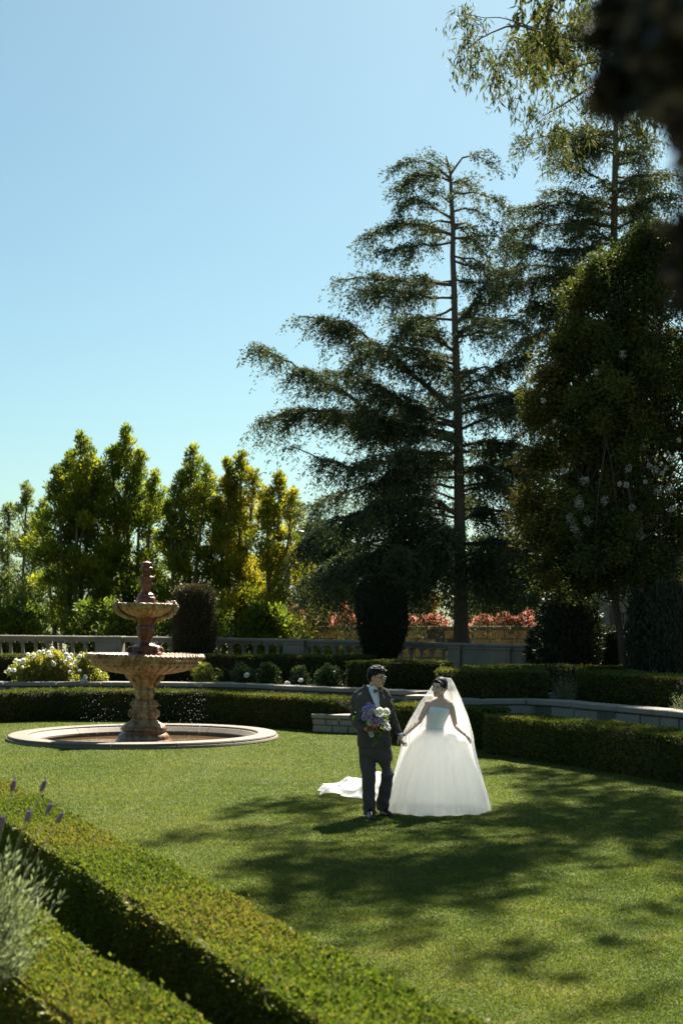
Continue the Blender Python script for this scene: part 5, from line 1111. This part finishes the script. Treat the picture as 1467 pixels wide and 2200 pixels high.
for a, b_, c, r in ((g(768, 1496, .015), g(758.5, 1540, .03), WR, (.035, .032, .026)), (g(826, 1494, 0), g(842, 1539, .03), WL, (.035, .032, .024))):
    mid_ = g(766, 1555, -.10) if c is WR else b_.lerp(c, .5)
    m.tube([a, a.lerp(b_, .5), b_, mid_, c], [r[0], r[0] * .95, r[1], r[1] * .9, r[2]], 10)
for a, b_, c in ((g(788, 1606), g(790, 1680, -.05), g(794, 1742, -.06)), (g(822, 1606), g(831, 1668, -.05), g(821, 1736, .10))):
    m.tube([a, a.lerp(b_, .5), b_, b_.lerp(c, .5), c], [.07, .065, .05, .048, .035], 10)
hand(m, WR, (0.85, -0.25, 0.05), (0.2, 0.5, 0.6), (0.1, -0.6, 0.8), 1.0, (0.7, 0.75, 0.8, 0.85), 0.4)
hand(m, WL, (0.30, -0.10, -0.95), (0.9, -0.15, 0.3), (-0.25, -0.95, 0.0), 1.0, (0.35, 0.5, 0.6, 0.65), 0.5)
m.build('body', SKIN_M, groom, remesh=0.0055, it=3)
face_parts(HT, groom, LIPM, 0.0)
# shirt and collar
m = MB()
m.rings([sup(g(804, 1600, -.005), .172, .112, yaw=YAWT), sup(g(802, 1550, -.005), .162, .110, yaw=YAWT), sup(g(799, 1515, -.005), .172, .124, yaw=YAWT), sup(g(797, 1496), .165, .103, yaw=YAWT), sup(g(798, 1487, .0), .105, .085, yaw=YAWT), sup(g(799, 1480, .0), .068, .066, yaw=YAWT)])
m.build('shirt', SHIRT, groom, remesh=0.009, it=5)
m = MB()
cz = g(800, 1477, -.004)
m.rings([sup(cz + Vector((0, 0, -.035)), .074, .072, yaw=YAWT), sup(cz + Vector((0, 0, .018)), .066, .066, yaw=YAWT), sup(cz + Vector((0, 0, .018)), .060, .060, yaw=YAWT), sup(cz + Vector((0, 0, -.03)), .062, .062, yaw=YAWT)], caps=False)
m.build('collar', SHIRT, groom)
fd = Matrix.Rotation(YAWT, 3, 'Z') @ Vector((0, -1, 0)); sd = Matrix.Rotation(YAWT, 3, 'Z') @ Vector((1, 0, 0))
bc = g(806, 1483.5, 0) + fd * 0.105; m = MB()
for sg in (-1, 1):
    m.rings([[bc + sd * sg * x + fd * (0.004 * k) + Vector((0, 0, z)) for z, k in ((h, 1), (0, 2.2), (-h, 1), (-h, -1), (h, -1))] for x, h in ((0.004, 0.010), (0.02, 0.014), (0.038, 0.021), (0.052, 0.024), (0.056, 0.023))])
m.ell(bc + fd * 0.008, (0.011, 0.009, 0.012), seg=10, nr=6); m.build('bow_tie', BOWT, groom)
# jacket: torso and sleeves as one surface, opened in a V
m = MB()
m.rings([sup(g(805, 1604), .196, .135, yaw=YAWT), sup(g(803.5, 1590), .196, .138, yaw=YAWT), sup(g(802, 1570), .188, .134, yaw=YAWT), sup(g(800.5, 1551), .176, .127, yaw=YAWT), sup(g(799, 1530), .181, .134, yaw=YAWT), sup(g(798, 1512), .190, .138, yaw=YAWT),
         sup(g(796.5, 1499), .188, .122, yaw=YAWT), sup(g(796.5, 1491), .160, .104, yaw=YAWT), sup(g(797.5, 1485), .110, .090, yaw=YAWT), sup(g(799, 1478), .076, .076, yaw=YAWT)])
for a, pts, r in ((0, (g(765, 1495, .015), g(761, 1512, .02), g(758.5, 1540, .03), g(766, 1555, -.10), WR + Vector((-.02, .02, 0))), (.050, .053, .050, .046, .040)),
                  (1, (g(828, 1492, 0), g(833, 1507, .01), g(842, 1538, .03), g(851, 1562, .0), WL), (.050, .052, .046, .043, .040))):
    m.tube(pts, list(r), 14)
m.tube([g(799, 1477, .01), g(786, 1482, .012), g(774, 1488, .015), g(764, 1496, .018)], [.048, .050, .050, .050], 12)
m.tube([g(801, 1477, 0), g(812, 1480, 0), g(822, 1486, 0), g(830, 1493, 0)], [.048, .050, .050, .050], 12)
jk = m.build('jacket', SUIT, groom, remesh=0.008, it=8)
me = jk.data; bm = bmesh.new(); bm.from_mesh(me); kill = []
for f in bm.faces:
    c = f.calc_center_median() + G0; px = CX + (c.x) / c.y * F; py = HY - (c.z - EYE) / c.y * F
    # V opening, from collar to first button, on the side that faces his chest
    if (f.normal.dot(fd) > -0.15) and 1462 < py < 1520:
        l = np.interp(py, [1468, 1519], [785.5, 806.5]); r_ = np.interp(py, [1470, 1519], [813.5, 816.5])
        if l < px < r_ and (c - g(800, 1480)).dot(fd) > 0.0: kill.append(f)
    elif py <= 1478 and abs(px - 800) < 14: kill.append(f)
bmesh.ops.delete(bm, geom=kill, context='FACES'); bm.to_mesh(me); bm.free()
# fabric folds
co = np.empty(len(me.vertices) * 3, dtype=np.float32); me.vertices.foreach_get('co', co); co = co.reshape(-1, 3)
w1 = np.sin(co[:, 2] * 31 + co[:, 0] * 17 + 2 * np.sin(co[:, 0] * 11)) * np.sin(co[:, 0] * 23 - co[:, 2] * 9 + 1); arm = np.clip((np.abs(co[:, 0] + 0.02) - 0.12) / 0.08, 0.25, 1)
co[:, 0] += 0.004 * arm * np.sin(co[:, 2] * 66 + co[:, 1] * 22 + 2 * w1); co[:, 1] += 0.006 * arm * np.sin(co[:, 2] * 58 + co[:, 0] * 35) + 0.006 * w1; me.vertices.foreach_set('co', co.ravel()); me.update()
def strip(name, pts, wdt, th, mat, parent, out):
    m = MB(); rs = []
    for (p, w_) in zip(pts, wdt):
        s_ = Vector(w_); p = Vector(p); rs.append([p + out * th, p + s_ * 0.5 + out * th * 1.15, p + s_ + out * th * 0.7, p + s_ - out * 0.012, p - out * 0.012])
    m.rings(rs); return m.build(name, mat, parent)
def jf(x, y):      # point on the jacket front seen at this pixel (analytic torso depth)
    b = float(np.interp(y, [1478, 1485, 1491, 1499, 1512, 1530, 1551, 1570, 1590, 1604], [.076, .09, .104, .122, .138, .134, .127, .134, .138, .135])); a = float(np.interp(y, [1478, 1485, 1491, 1499, 1512, 1551, 1604], [.076, .11, .16, .188, .19, .176, .196]))
    cx_ = float(np.interp(y, [1478, 1499, 1551, 1604], [799, 796.5, 800.5, 805])); u = (x - cx_) * SG
    t = min(0.98, abs(u) / a); dep = b * (1 - t ** 2.5) ** 0.4
    return g(x, y, -dep - 0.10 * 0.0 - abs(0)) + Vector((0, -0.0 + u * math.tan(YAWT) * -0.0, 0))
for pts, sw in ((((786, 1470), (790, 1481), (796, 1494), (802, 1508), (807, 1519.5)), (-6, -11, -15, -12, -2)), (((812.5, 1473), (813.5, 1483), (815, 1496), (816, 1508), (816.5, 1520)), (5, 8, 10, 8, 2))):
    P_ = [jf(*p) + fd * 0.012 for p in pts]; W_ = [jf(p[0] + s_, p[1] + 1.0) + fd * 0.012 - q for p, s_, q in zip(pts, sw, P_)]
    strip('lapel', P_, W_, 0.006, SUITD, jk, fd)
m = MB(); m.tube([jf(x, y) + fd * 0.002 for x, y in ((816, 1519), (817, 1535), (818, 1555), (820, 1574), (823.5, 1588), (829, 1597), (836, 1602))], [0.004] * 7, 6); m.build('front_edge', SUITD, jk)
m = MB(); q = jf(814, 1534); m.ell(q + fd * 0.006, (0.009, 0.005, 0.009), seg=10, nr=6); m.build('button', SHOEM, jk)
for w_, d_ in ((WL, Vector((0.3, -0.1, -0.95))),):
    m = MB(); m.tube([w_ - d_ * .03, w_ + d_ * 0.004], [.036, .0355], 14); m.build('shirt_cuff', SHIRT, groom)
# trousers
m = MB()
m.rings([sup(g(805, 1580), .170, .115, yaw=YAWT), sup(g(805, 1600), .188, .126, yaw=YAWT), sup(g(806, 1618), .188, .12, yaw=YAWT), sup(g(807, 1632), .15, .09, yaw=YAWT)])
for pts, r in (((g(789, 1606), g(789, 1635, -.02), g(792, 1666, -.05), g(792, 1705, -.045), g(793, 1735, -.055), g(794, 1748, -.06)), (.095, .096, .084, .073, .073, .079)),
               ((g(822, 1606), g(826, 1632, -.03), g(832, 1662, -.06), g(828, 1692, .0), g(822.5, 1722, .06), g(821, 1740, .09)), (.096, .098, .080, .074, .074, .078))):
    m.tube(pts, list(r), 16)
tr = m.build('trousers', SUIT, groom, remesh=0.009, it=6)
me = tr.data; co = np.empty(len(me.vertices) * 3, dtype=np.float32); me.vertices.foreach_get('co', co); co = co.reshape(-1, 3); lo = np.clip((0.35 - co[:, 2]) / 0.3, 0.2, 1)
w1 = np.sin(co[:, 2] * 14 + co[:, 0] * 31) * np.sin(co[:, 2] * 23 - co[:, 0] * 19)
co[:, 0] += 0.007 * lo * np.sin(co[:, 2] * 55 + co[:, 1] * 20 + 1.5 * w1) + 0.004 * w1; co[:, 1] += 0.009 * lo * np.sin(co[:, 2] * 47 + co[:, 0] * 30) + 0.008 * w1; me.vertices.foreach_set('co', co.ravel()); me.update()
def shoe(heel, d, s=1.0):
    m = MB(); h = Vector(heel); d = Vector(d).normalized(); n = Vector((-d.y, d.x, 0)); rs = []
    for t, w_, top in ((-0.02, .018, .05), (0.0, .034, .085), (.06, .037, .095), (.11, .040, .075), (.17, .046, .055), (.22, .043, .045), (.255, .03, .036), (.272, .012, .025)):
        c = h + d * t; rs.append([c + n * w_ * x + Vector((0, 0, z)) for x, z in ((-.9, 0), (.9, 0), (1, .02), (.8, top * .7), (.35, top), (-.35, top), (-.8, top * .7), (-1, .02))])
    m.rings(rs); return m
shoe(Vector((GX(793, 16.13), 16.13, 0.003)), (0.10, -1, 0)).build('shoe', SHOEM, groom); shoe(Vector((GX(820.5, 16.33), 16.33, 0.003)), (0.42, -0.9, 0)).build('shoe', SHOEM, groom)
# hair
m = MB(); R3 = HT.M.to_3x3()
m.ell(HT(Vector((0, 0.022, 0.160))), (0.083, 0.102, 0.084), R3, 18, 12); m.ell(HT(Vector((0, 0.060, 0.115))), (0.074, 0.065, 0.075), R3, 14, 10); m.ell(HT(Vector((0, -0.035, 0.195))), (0.064, 0.058, 0.045), R3, 14, 8)
for k in range(210):
    a = random.uniform(0, 6.283); u = random.random() ** 0.6 * 0.98
    q = Vector((0.076 * u * math.cos(a), 0.012 + 0.092 * u * math.sin(a), 0.155 + 0.082 * math.sqrt(max(0, 1 - u * u))))
    if q.y < -0.05 and q.z < 0.185: q.z = 0.195
    n_ = Vector((math.cos(a) * u, math.sin(a) * u, 1.1 - u)).normalized(); fl = Vector((random.uniform(-.5, .5), -0.75 + random.uniform(-.5, .5), random.uniform(-.1, .5)))
    fl.z = random.uniform(-.35, .25); e_ = q + n_ * random.uniform(.002, .016) + fl * random.uniform(.022, .045); m.tube([HT(q - n_ * .012), HT(q + n_ * .010 + fl * .012), HT(e_)], [.012, .010, .003], 6)
for k in range(34):                      # side and nape
    sg = random.choice((-1, 1)); q = Vector((sg * random.uniform(.066, .076), random.uniform(-.02, .07), random.uniform(.125, .17))); m.tube([HT(q), HT(q + Vector((sg * .006, .006, -.025))), HT(q + Vector((sg * 0.001, .012, -.048)))], [.008, .007, .002], 5)
hr = m.build('hair', HAIRM, groom)
# glasses
m = MB()
for sg in (-1, 1):
    c = Vector((0.032 * sg, -0.099, 0.109)); ring = [HT(c + Vector((0.024 * math.cos(a), 0.004 * abs(math.cos(a)) + (0.006 if math.cos(a) * sg > 0.7 else 0), 0.018 * math.sin(a)))) for a in np.linspace(0, 2 * math.pi, 17)]
    m.tube(ring, 0.0021, 5); m.tube([HT(Vector((0.055 * sg, -0.094, 0.116))), HT(Vector((0.072 * sg, -0.06, 0.116))), HT(Vector((0.079 * sg, 0.01, 0.113)))], 0.0022, 5)
m.tube([HT(Vector((-0.009, -0.101, 0.114))), HT(Vector((0.009, -0.101, 0.114)))], 0.002, 5)
gl = m.build('glasses', METAL, groom)
gm, gn, gbs = newmat('spectacle_lens'); gbs.inputs['Base Color'].default_value = (0.9, 0.9, 0.9, 1); gbs.inputs['Roughness'].default_value = 0.05
_t = gn.nodes.new('ShaderNodeBsdfTransparent'); _x = gn.nodes.new('ShaderNodeMixShader'); _x.inputs[0].default_value = 0.08; gn.links.new(_t.outputs[0], _x.inputs[1]); gn.links.new(gbs.outputs[0], _x.inputs[2]); gn.links.new(_x.outputs[0], gn.nodes['Material Output'].inputs[0])
for sg in (-1, 1):
    m = MB(); m.ell(HT(Vector((0.032 * sg, -0.098, 0.109))), (0.0225, 0.001, 0.0165), R3, 14, 6); m.build('lens', gm, gl)

# ---------------------------------------------------------------- bride
BD_ = 16.6; SB = BD_ / F; B0 = Vector((GX(937, BD_), BD_, 0))
def b(x, y, dy=0.0): return Vector((GX(x, BD_), BD_ + dy, EYE - (y - HY) * SB))
bride = empty('person', B0, 'smiling bride in a strapless white ball gown and long veil, hair in a low bun', 'person')
BT = Frame(b(941.5, 1495.5, -0.035), R(-36), R(4), R(7), 0.97)
WRr = Vector((GX(867, 16.22), 16.22, GZ(1579.5, 16.22)))                 # hand in his hand
WLl = Vector((GX(998, 16.30), 16.30, GZ(1578, 16.30)))                   # hand that lifts the skirt
m = MB()
m.rings([sup(b(934, 1580), .10, .08), sup(b(934, 1566), .104, .080), sup(b(937, 1545), .115, .088), sup(b(941, 1530), .130, .098, yaw=R(-6)), sup(b(942.5, 1519), .135, .092, yaw=R(-6)), sup(b(944, 1510), .138, .072), sup(b(945, 1504.5), .105, .058), sup(b(946, 1500), .055, .048)])
m.tube([b(946.5, 1507, .01), b(947, 1497, .0), b(946.5, 1488, -.008), b(945.5, 1480, -.005)], [.052, .043, .042, .043], 14)
head_shape(m, BT, 1.0, False)
# collar bones, bust
for sg in (-1, 1):
    m.tube([b(945 + 3 * sg, 1509.5, -.058), b(945 + 13 * sg, 1508, -.056), b(945 + 22 * sg, 1509, -.02)], [.008, .009, .010], 7)
    m.ell(b(940.5 + 10 * sg, 1530, -.045), (.05, .042, .05), seg=12, nr=8)
for a, b1, c in ((b(921, 1511, .0), b(900, 1548, -.09), WRr), (b(967.5, 1513, .0), b(978, 1560, -.02), WLl)):
    cc = a + Vector((0.05 if a.x < 1 else -0.05, 0, -0.004)); m.tube([cc, a, a.lerp(b1, .12), a.lerp(b1, .4), a.lerp(b1, .75), b1, b1.lerp(c, .3), b1.lerp(c, .7), c], [.030, .036, .040, .038, .033, .029, .029, .024, .019], 12)
hand(m, WRr, (-0.75, -0.05, -0.55), (0.25, 0.25, -0.9), (0.1, -0.95, -0.1), 0.86, (0.5, 0.55, 0.6, 0.65), 0.6)
hand(m, WLl, (0.72, -0.15, -0.62), (-0.35, 0.3, -0.8), (-0.1, -0.98, 0.1), 0.86, (0.35, 0.5, 0.6, 0.65), 0.55)
m.build('body', SKIN_F, bride, remesh=0.005, it=3)
face_parts(BT, bride, LIPF, 0.004, True)
# hair: cap swept from a side parting, bun, tendril; face window kept clear
m = MB(); R3 = BT.M.to_3x3()
m.ell(BT(Vector((0, 0.026, 0.152))), (0.081, 0.100, 0.084), R3, 20, 14)
m.ell(BT(Vector((0, 0.095, 0.085))), (0.044, 0.040, 0.042), R3, 14, 10); m.ell(BT(Vector((0.018, 0.112, 0.098))), (0.026, 0.024, 0.026), R3, 10, 8); m.ell(BT(Vector((-0.02, 0.11, 0.075))), (0.026, 0.024, 0.026), R3, 10, 8)
m.ell(BT(Vector((0, 0.065, 0.12))), (0.068, 0.062, 0.068), R3, 14, 10)
for sg in (-1, 1):
    for k in range(16):
        t = k / 15; q0 = Vector((-0.012, -0.062 + 0.05 * t, 0.218 - 0.01 * (1 - t)))
        q1 = Vector((sg * (0.058 if sg > 0 else 0.052), -0.064 + 0.055 * t, 0.180 - .01 * t)); q2 = Vector((sg * 0.078, -0.040 + 0.06 * t, 0.135)); q3 = Vector((sg * 0.074, 0.03 + 0.03 * t, 0.095)); q4 = Vector((sg * .04, 0.085, 0.085))
        m.tube([BT(v) for v in (q0, q1, q2, q3, q4)], [.006, .010, .010, .008, .005], 6)
m.tube([BT(Vector(v)) for v in ((0.05, -0.068, 0.165), (0.068, -0.058, 0.125), (0.072, -0.045, 0.085), (0.069, -0.04, 0.05))], [.004, .003, .0022, .001], 5)
m.build('hair', HAIRM, bride)
m = MB()
for k in range(9):
    a = k * 0.7; m.ell(BT(Vector((0.01 + .024 * math.cos(a), 0.088 + .012 * math.sin(a * 2), 0.195 + .016 * math.sin(a)))), (.014, .010, .012), R3, 8, 5)
CLOTHW = leafmat('white_satin', [(0.78, 0.78, 0.77), (0.82, 0.82, 0.81)], 0.25, 0.5, 0.3, (1, 1, 1))
m.build('hair_ornament', CLOTHW, bride)
m = MB()
for sg in (-1, 1): m.tube([BT(Vector((.074 * sg, .008, .068))), BT(Vector((.075 * sg, .006, .045)))], [.003, .0045], 6)
m.build('earring', TEETH, bride)

# tulle
def tulle(name, opacity, transl, col=(0.86, 0.86, 0.85)):
    m, nt, bs = newmat(name); bs.inputs['Base Color'].default_value = (*col, 1); bs.inputs['Roughness'].default_value = 0.8; bs.inputs['Specular IOR Level'].default_value = 0.1
    tr = nt.nodes.new('ShaderNodeBsdfTranslucent'); tr.inputs['Color'].default_value = (*col, 1); mx = nt.nodes.new('ShaderNodeMixShader'); mx.inputs[0].default_value = transl
    nt.links.new(bs.outputs[0], mx.inputs[1]); nt.links.new(tr.outputs[0], mx.inputs[2])
    if opacity < 1:
        tp = nt.nodes.new('ShaderNodeBsdfTransparent'); m2 = nt.nodes.new('ShaderNodeMixShader'); m2.inputs[0].default_value = opacity
        nt.links.new(tp.outputs[0], m2.inputs[1]); nt.links.new(mx.outputs[0], m2.inputs[2]); mx = m2
    nt.links.new(mx.outputs[0], nt.nodes['Material Output'].inputs[0]); return m
SATIN = tulle('satin_bodice', 1, 0.12, (0.95, 0.95, 0.94)); SKIRT = tulle('skirt_tulle', 0.94, 0.52, (0.92, 0.92, 0.90)); LAYER = tulle('outer_tulle', 0.36, 0.5, (0.93, 0.93, 0.91)); VEILM = tulle('veil_tulle', 0.40, 0.6, (0.95, 0.95, 0.93))
# bodice
bod = [(1570, 933.5, .114, .090), (1564, 933.5, .108, .086), (1556, 935, .110, .088), (1548, 937, .118, .098), (1540, 938.8, .128, .114), (1533, 940.4, .135, .124), (1527, 941.6, .134, .122), (1522, 942.3, .128, .112), (1519.5, 942.6, .124, .106)]
m = MB(); rs = []
for y, x, a, d in bod:
    r = sup(b(x, y, -.012), a, d, yaw=R(-6), n=40, ex=1.0)
    if y <= 1525:            # sweetheart-straight neckline, slightly higher at the sides seen in the photo
        r = [p + Vector((0, 0, 0.006 * math.sin(2 * math.pi * j / 40 + math.pi) - 0.013 * math.cos(2 * math.pi * j / 40) - 0.016 * math.cos(2 * math.pi * j / 40) ** 4)) for j, p in enumerate(r)]
    rs.append(r)
inn = [p + (b(942.5, 1521, -.012) - p) * 0.035 for p in rs[-1]]; rs.append(inn); rs.append([p + Vector((0, 0, -.04)) for p in inn])
m.rings(rs, caps=False); m.build('bodice', SATIN, bride)
# skirt
sk_ = [(1563, 914.5, 953.5), (1567, 909, 957), (1572, 902, 966), (1580, 892, 983), (1590, 884, 998), (1600, 877, 1004), (1625, 864.5, 1014.5), (1650, 855, 1025), (1680, 844, 1035), (1710, 834, 1044), (1732, 826, 1050), (1744, 824, 1051), (1749, 827, 1049)]
def skirt(name, mat, grow, amp, seed, top=0, yadd=0):
    NS_ = 260; rs = []
    ph = [random.uniform(0, 6.28) for _ in range(9)]
    for i, (y, xl, xr) in enumerate(sk_[top:]):
        c = b((xl + xr) / 2, y + yadd); a = (xr - xl) / 2 * SB + grow; d = min(a * 0.9, 0.56); ring = []
        t = min(1, max(0, (y - 1570) / 120.0))
        for j in range(NS_):
            th = 2 * math.pi * j / NS_
            f = math.sin(th * 5 + ph[0] + t * .9) * .45 + math.sin(th * 11 + ph[1] - t) * .5 + math.sin(th * 23 + ph[2] + t * 1.5) * .25 + math.sin(th * 41 + ph[3]) * .14 + math.sin(th * 67 + ph[4]) * .08
            k = 1 + amp * f * (0.25 + 0.75 * t)
            q = c + Vector((a * k * math.cos(th), d * k * math.sin(th), 0.03 * t * t * math.sin(th * 6 + ph[5]) + 0.012 * t * math.sin(th * 15 + ph[6])))
            # swag raised by her left hand
            h = math.exp(-((th - 5.9) % 6.283 if (th - 5.9) % 6.283 < 3.14 else 6.283 - (th - 5.9) % 6.283) ** 2 / 0.10)
            q += Vector((0.03, -0.05, 0)) * h * math.exp(-((y - 1592) / 16.0) ** 2)
            q.z = max(q.z, 0.012 + 0.006 * (1 + math.sin(th * 17)))
            ring.append(q)
        rs.append(ring)
    # densify rows
    dense = []
    for r0, r1 in zip(rs[:-1], rs[1:]):
        for k in range(3): dense.append([p.lerp(q, k / 3) for p, q in zip(r0, r1)])
    dense.append(rs[-1]); m = MB(); m.rings(dense, caps=False); return m.build(name, mat, bride)
skirt('skirt', SKIRT, -0.02, 0.042, 1)
skirt('outer_skirt_layer', LAYER, 0.004, 0.055, 2)
# gathered folds that run from the lifted point in her hand
m = MB(); hp = WLl + Vector((.045, -.03, -.05))
for k, (x, y) in enumerate(((960, 1640), (975, 1670), (990, 1700), (1010, 1720), (1028, 1735), (945, 1610))):
    e_ = b(x, y, -.50 * (0.55 + .45 * (y - 1600) / 140)); mid = hp.lerp(e_, .5) + Vector((0, -.02, -.02))
    m.rings([[p + Vector((-w_, 0.012, 0)), p + Vector((0, -h_, 0)), p + Vector((w_, 0.012, 0)), p + Vector((0, 0.03, 0))] for p, w_, h_ in ((hp, .006, .008), (hp.lerp(mid, .5), .016, .012), (mid, .024, .012), (mid.lerp(e_, .5), .03, .008), (e_, .03, .0))])
# train on the grass
N_, M_ = 46, 34; grid = []
pts = [Vector((0.85, 17.2, 0)), Vector((0.5, 17.9, 0)), Vector((0.2, 18.45, 0)), Vector((-0.17, 18.75, 0))]; wid = [0.9, 1.15, 1.15, 0.35]; hgt = [0.34, 0.26, 0.17, 0.03]
pp = resample([(p.x, p.y, w_, h_) for p, w_, h_ in zip(pts, wid, hgt)], 0.045); N_ = len(pp)
for i, (x, y, w_, h_) in enumerate(pp):
    d_ = unit((pp[min(i + 1, N_ - 1)] - pp[max(i - 1, 0)])[None, :2])[0]; nv = np.array([-d_[1], d_[0]]); row = []
    for j in range(M_):
        v = j / (M_ - 1) - 0.5; e = 1 + 0.10 * math.sin(i * 0.5 + (1 if v > 0 else 2)); q = np.array([x, y]) + nv * v * w_ * e
        z = h_ * (1 - (2 * v) ** 2) * (0.65 + 0.5 * math.sin(v * 9 + i * 0.22) * math.sin(i * .16 + 1)) + 0.028 * (1 + math.sin(v * 31 + i * 0.31 + 2 * math.sin(i * .2))) + 0.012
        row.append(Vector((q[0] + 0.03 * math.sin(v * 22), q[1] + 0.03 * math.sin(i * .7 + v * 9), max(0.006, z))))
    grid.append(row)
m = MB(); m.rings(grid, caps=False, close=False); m.build('train', tulle('train_tulle', 0.85, 0.45, (0.7, 0.7, 0.7)), bride)
# veil
vl = [(1456, 956, 968, .07, 0), (1462, 946, 972, .10, 0), (1470, 932, 976, .13, 0), (1485, 920, 982, .16, 0), (1497, 911, 988, .19, .1), (1506, 905, 991, .20, .42), (1520, 896, 996, .22, .42), (1538, 886, 1003, .26, .36), (1546, 881, 1005, .27, .1), (1560, 874, 1009, .30, .0), (1580, 864, 1014, .34, .1), (1610, 862, 1018, .42, 0), (1650, 852, 1028, .50, 0), (1700, 835, 1042, .56, 0), (1735, 823, 1050, .58, 0), (1750, 821, 1051, .58, 0)]
rs = []; NV = 120
ys = np.linspace(1457, 1750, 46); ar = np.array(vl)
for i, y in enumerate(ys):
    xl, xr, dp, wr = [float(np.interp(y, ar[:, 0], ar[:, k])) for k in (1, 2, 3, 4)]
    c = b((xl + xr) / 2, y, 0.05 if y < 1480 else 0.0); a = (xr - xl) / 2 * SB; row = []
    for j in range(NV):
        u = j / (NV - 1); th = -0.15 + u * (math.pi + 0.15 + wr * 1.2)        # right side, round the back, to the left front
        k = 1 + 0.022 * math.sin(th * 19 + 1) + 0.014 * math.sin(th * 37 + i * .05)
        row.append(c + Vector((a * k * math.cos(th), dp * k * math.sin(th), 0)))
    rs.append(row)
m = MB(); m.rings(rs, caps=False, close=False); m.build('veil', VEILM, bride)

# ---------------------------------------------------------------- bouquet (held by the groom: a thing of its own)
bq0 = g(803, 1552, -0.30); bq = empty('bouquet', bq0, 'wedding bouquet of lilac, pink and white flowers with trailing greenery', 'bouquet')
LIL = leafmat('lilac_petal', [(0.36, 0.30, 0.60), (0.56, 0.49, 0.80)], 0.35, 0.6, 0.2, (1, 1, 1)); MAU = leafmat('mauve_petal', [(0.52, 0.34, 0.50), (0.70, 0.52, 0.66)], 0.35, 0.6, 0.2, (1, 1, 1))
PNK = leafmat('pink_petal', [(0.60, 0.28, 0.42), (0.74, 0.50, 0.62)], 0.35, 0.6, 0.2, (1, 1, 1)); RUST = leafmat('rust_petal', [(0.40, 0.15, 0.05), (0.55, 0.25, 0.10)], 0.35, 0.6, 0.2, (1, 1, 1)); CRM = leafmat('cream_petal', [(0.62, 0.64, 0.42), (0.78, 0.77, 0.62)], 0.35, 0.6, 0.2, (1, 1, 1))
random.seed(3)
def bp_(x, y, dy=0): return g(x, y, -0.31 + dy)
for x, y, r, mt in ((791, 1509, .022, LIL), (782, 1519, .030, LIL), (788, 1517, .030, LIL), (800, 1514, .026, LIL), (797, 1520, .024, LIL), (797, 1525, .034, PETAL), (784, 1530, .036, MAU), (791, 1536, .034, MAU), (806, 1530, .034, MAU), (804, 1547, .042, PNK), (798, 1541, .030, LIL), (813, 1525, .050, PETAL), (820, 1529, .034, PETAL), (828, 1523, .034, PETAL), (831, 1527, .024, CRM),
                    (781, 1538, .028, LIL), (817, 1543, .030, LIL), (820, 1546, .026, LIL), (793, 1548, .032, CRM), (792, 1560, .034, RUST), (804, 1563, .030, RUST), (799, 1561, .030, PETAL), (795, 1567, .028, PETAL), (797, 1574, .026, PETAL), (826, 1548, .030, PETAL), (829, 1555, .030, PETAL), (832, 1560, .026, PETAL), (812, 1535, .03, CRM)):
    rose_bloom(bp_(x, y, random.uniform(-.05, .02)), r, mt, bq, 'flower', (random.uniform(-.4, .4), -0.9, random.uniform(0, .5)))
GRN = leafmat('bouquet_leaf', [(0.04, 0.085, 0.02), (0.10, 0.16, 0.035), (0.20, 0.24, 0.06)], 0.4, 0.45, 0.4)
C, Dv = [], []
for x, y, rx, ry, n in ((805, 1535, 22, 14, 170), (762, 1541, 6, 5, 40), (800, 1552, 18, 12, 110), (813, 1560, 9, 9, 90), (810, 1572, 6, 8, 70), (806, 1583, 4, 8, 50), (803, 1592, 2.5, 5, 22), (827, 1536, 8, 8, 40), (775, 1528, 6, 8, 20), (788, 1547, 6, 6, 30)):
    for _ in range(n):
        p = bp_(x + random.gauss(0, rx * .5), y + random.gauss(0, ry * .5), random.uniform(-.02, .06)); C.append(tuple(p)); Dv.append((random.gauss(0, .7), random.gauss(-.2, .6), random.gauss(-.3 if y > 1556 else .2, .6)))
leafobj('foliage', np.array(C), np.array(Dv), rdir(len(C)), 0.030, 0.018, GRN, bq)
m = MB()
for k in range(9): m.tube([bp_(795 + k * 1.5, 1565, .05), bp_(798 + random.uniform(-14, 14), 1540, .03)], [.003, .0025], 5)
m.tube([bp_(775, 1545, .04), bp_(764, 1541, .0)], [.002, .0015], 4)
m.build('stems', GRN, bq)
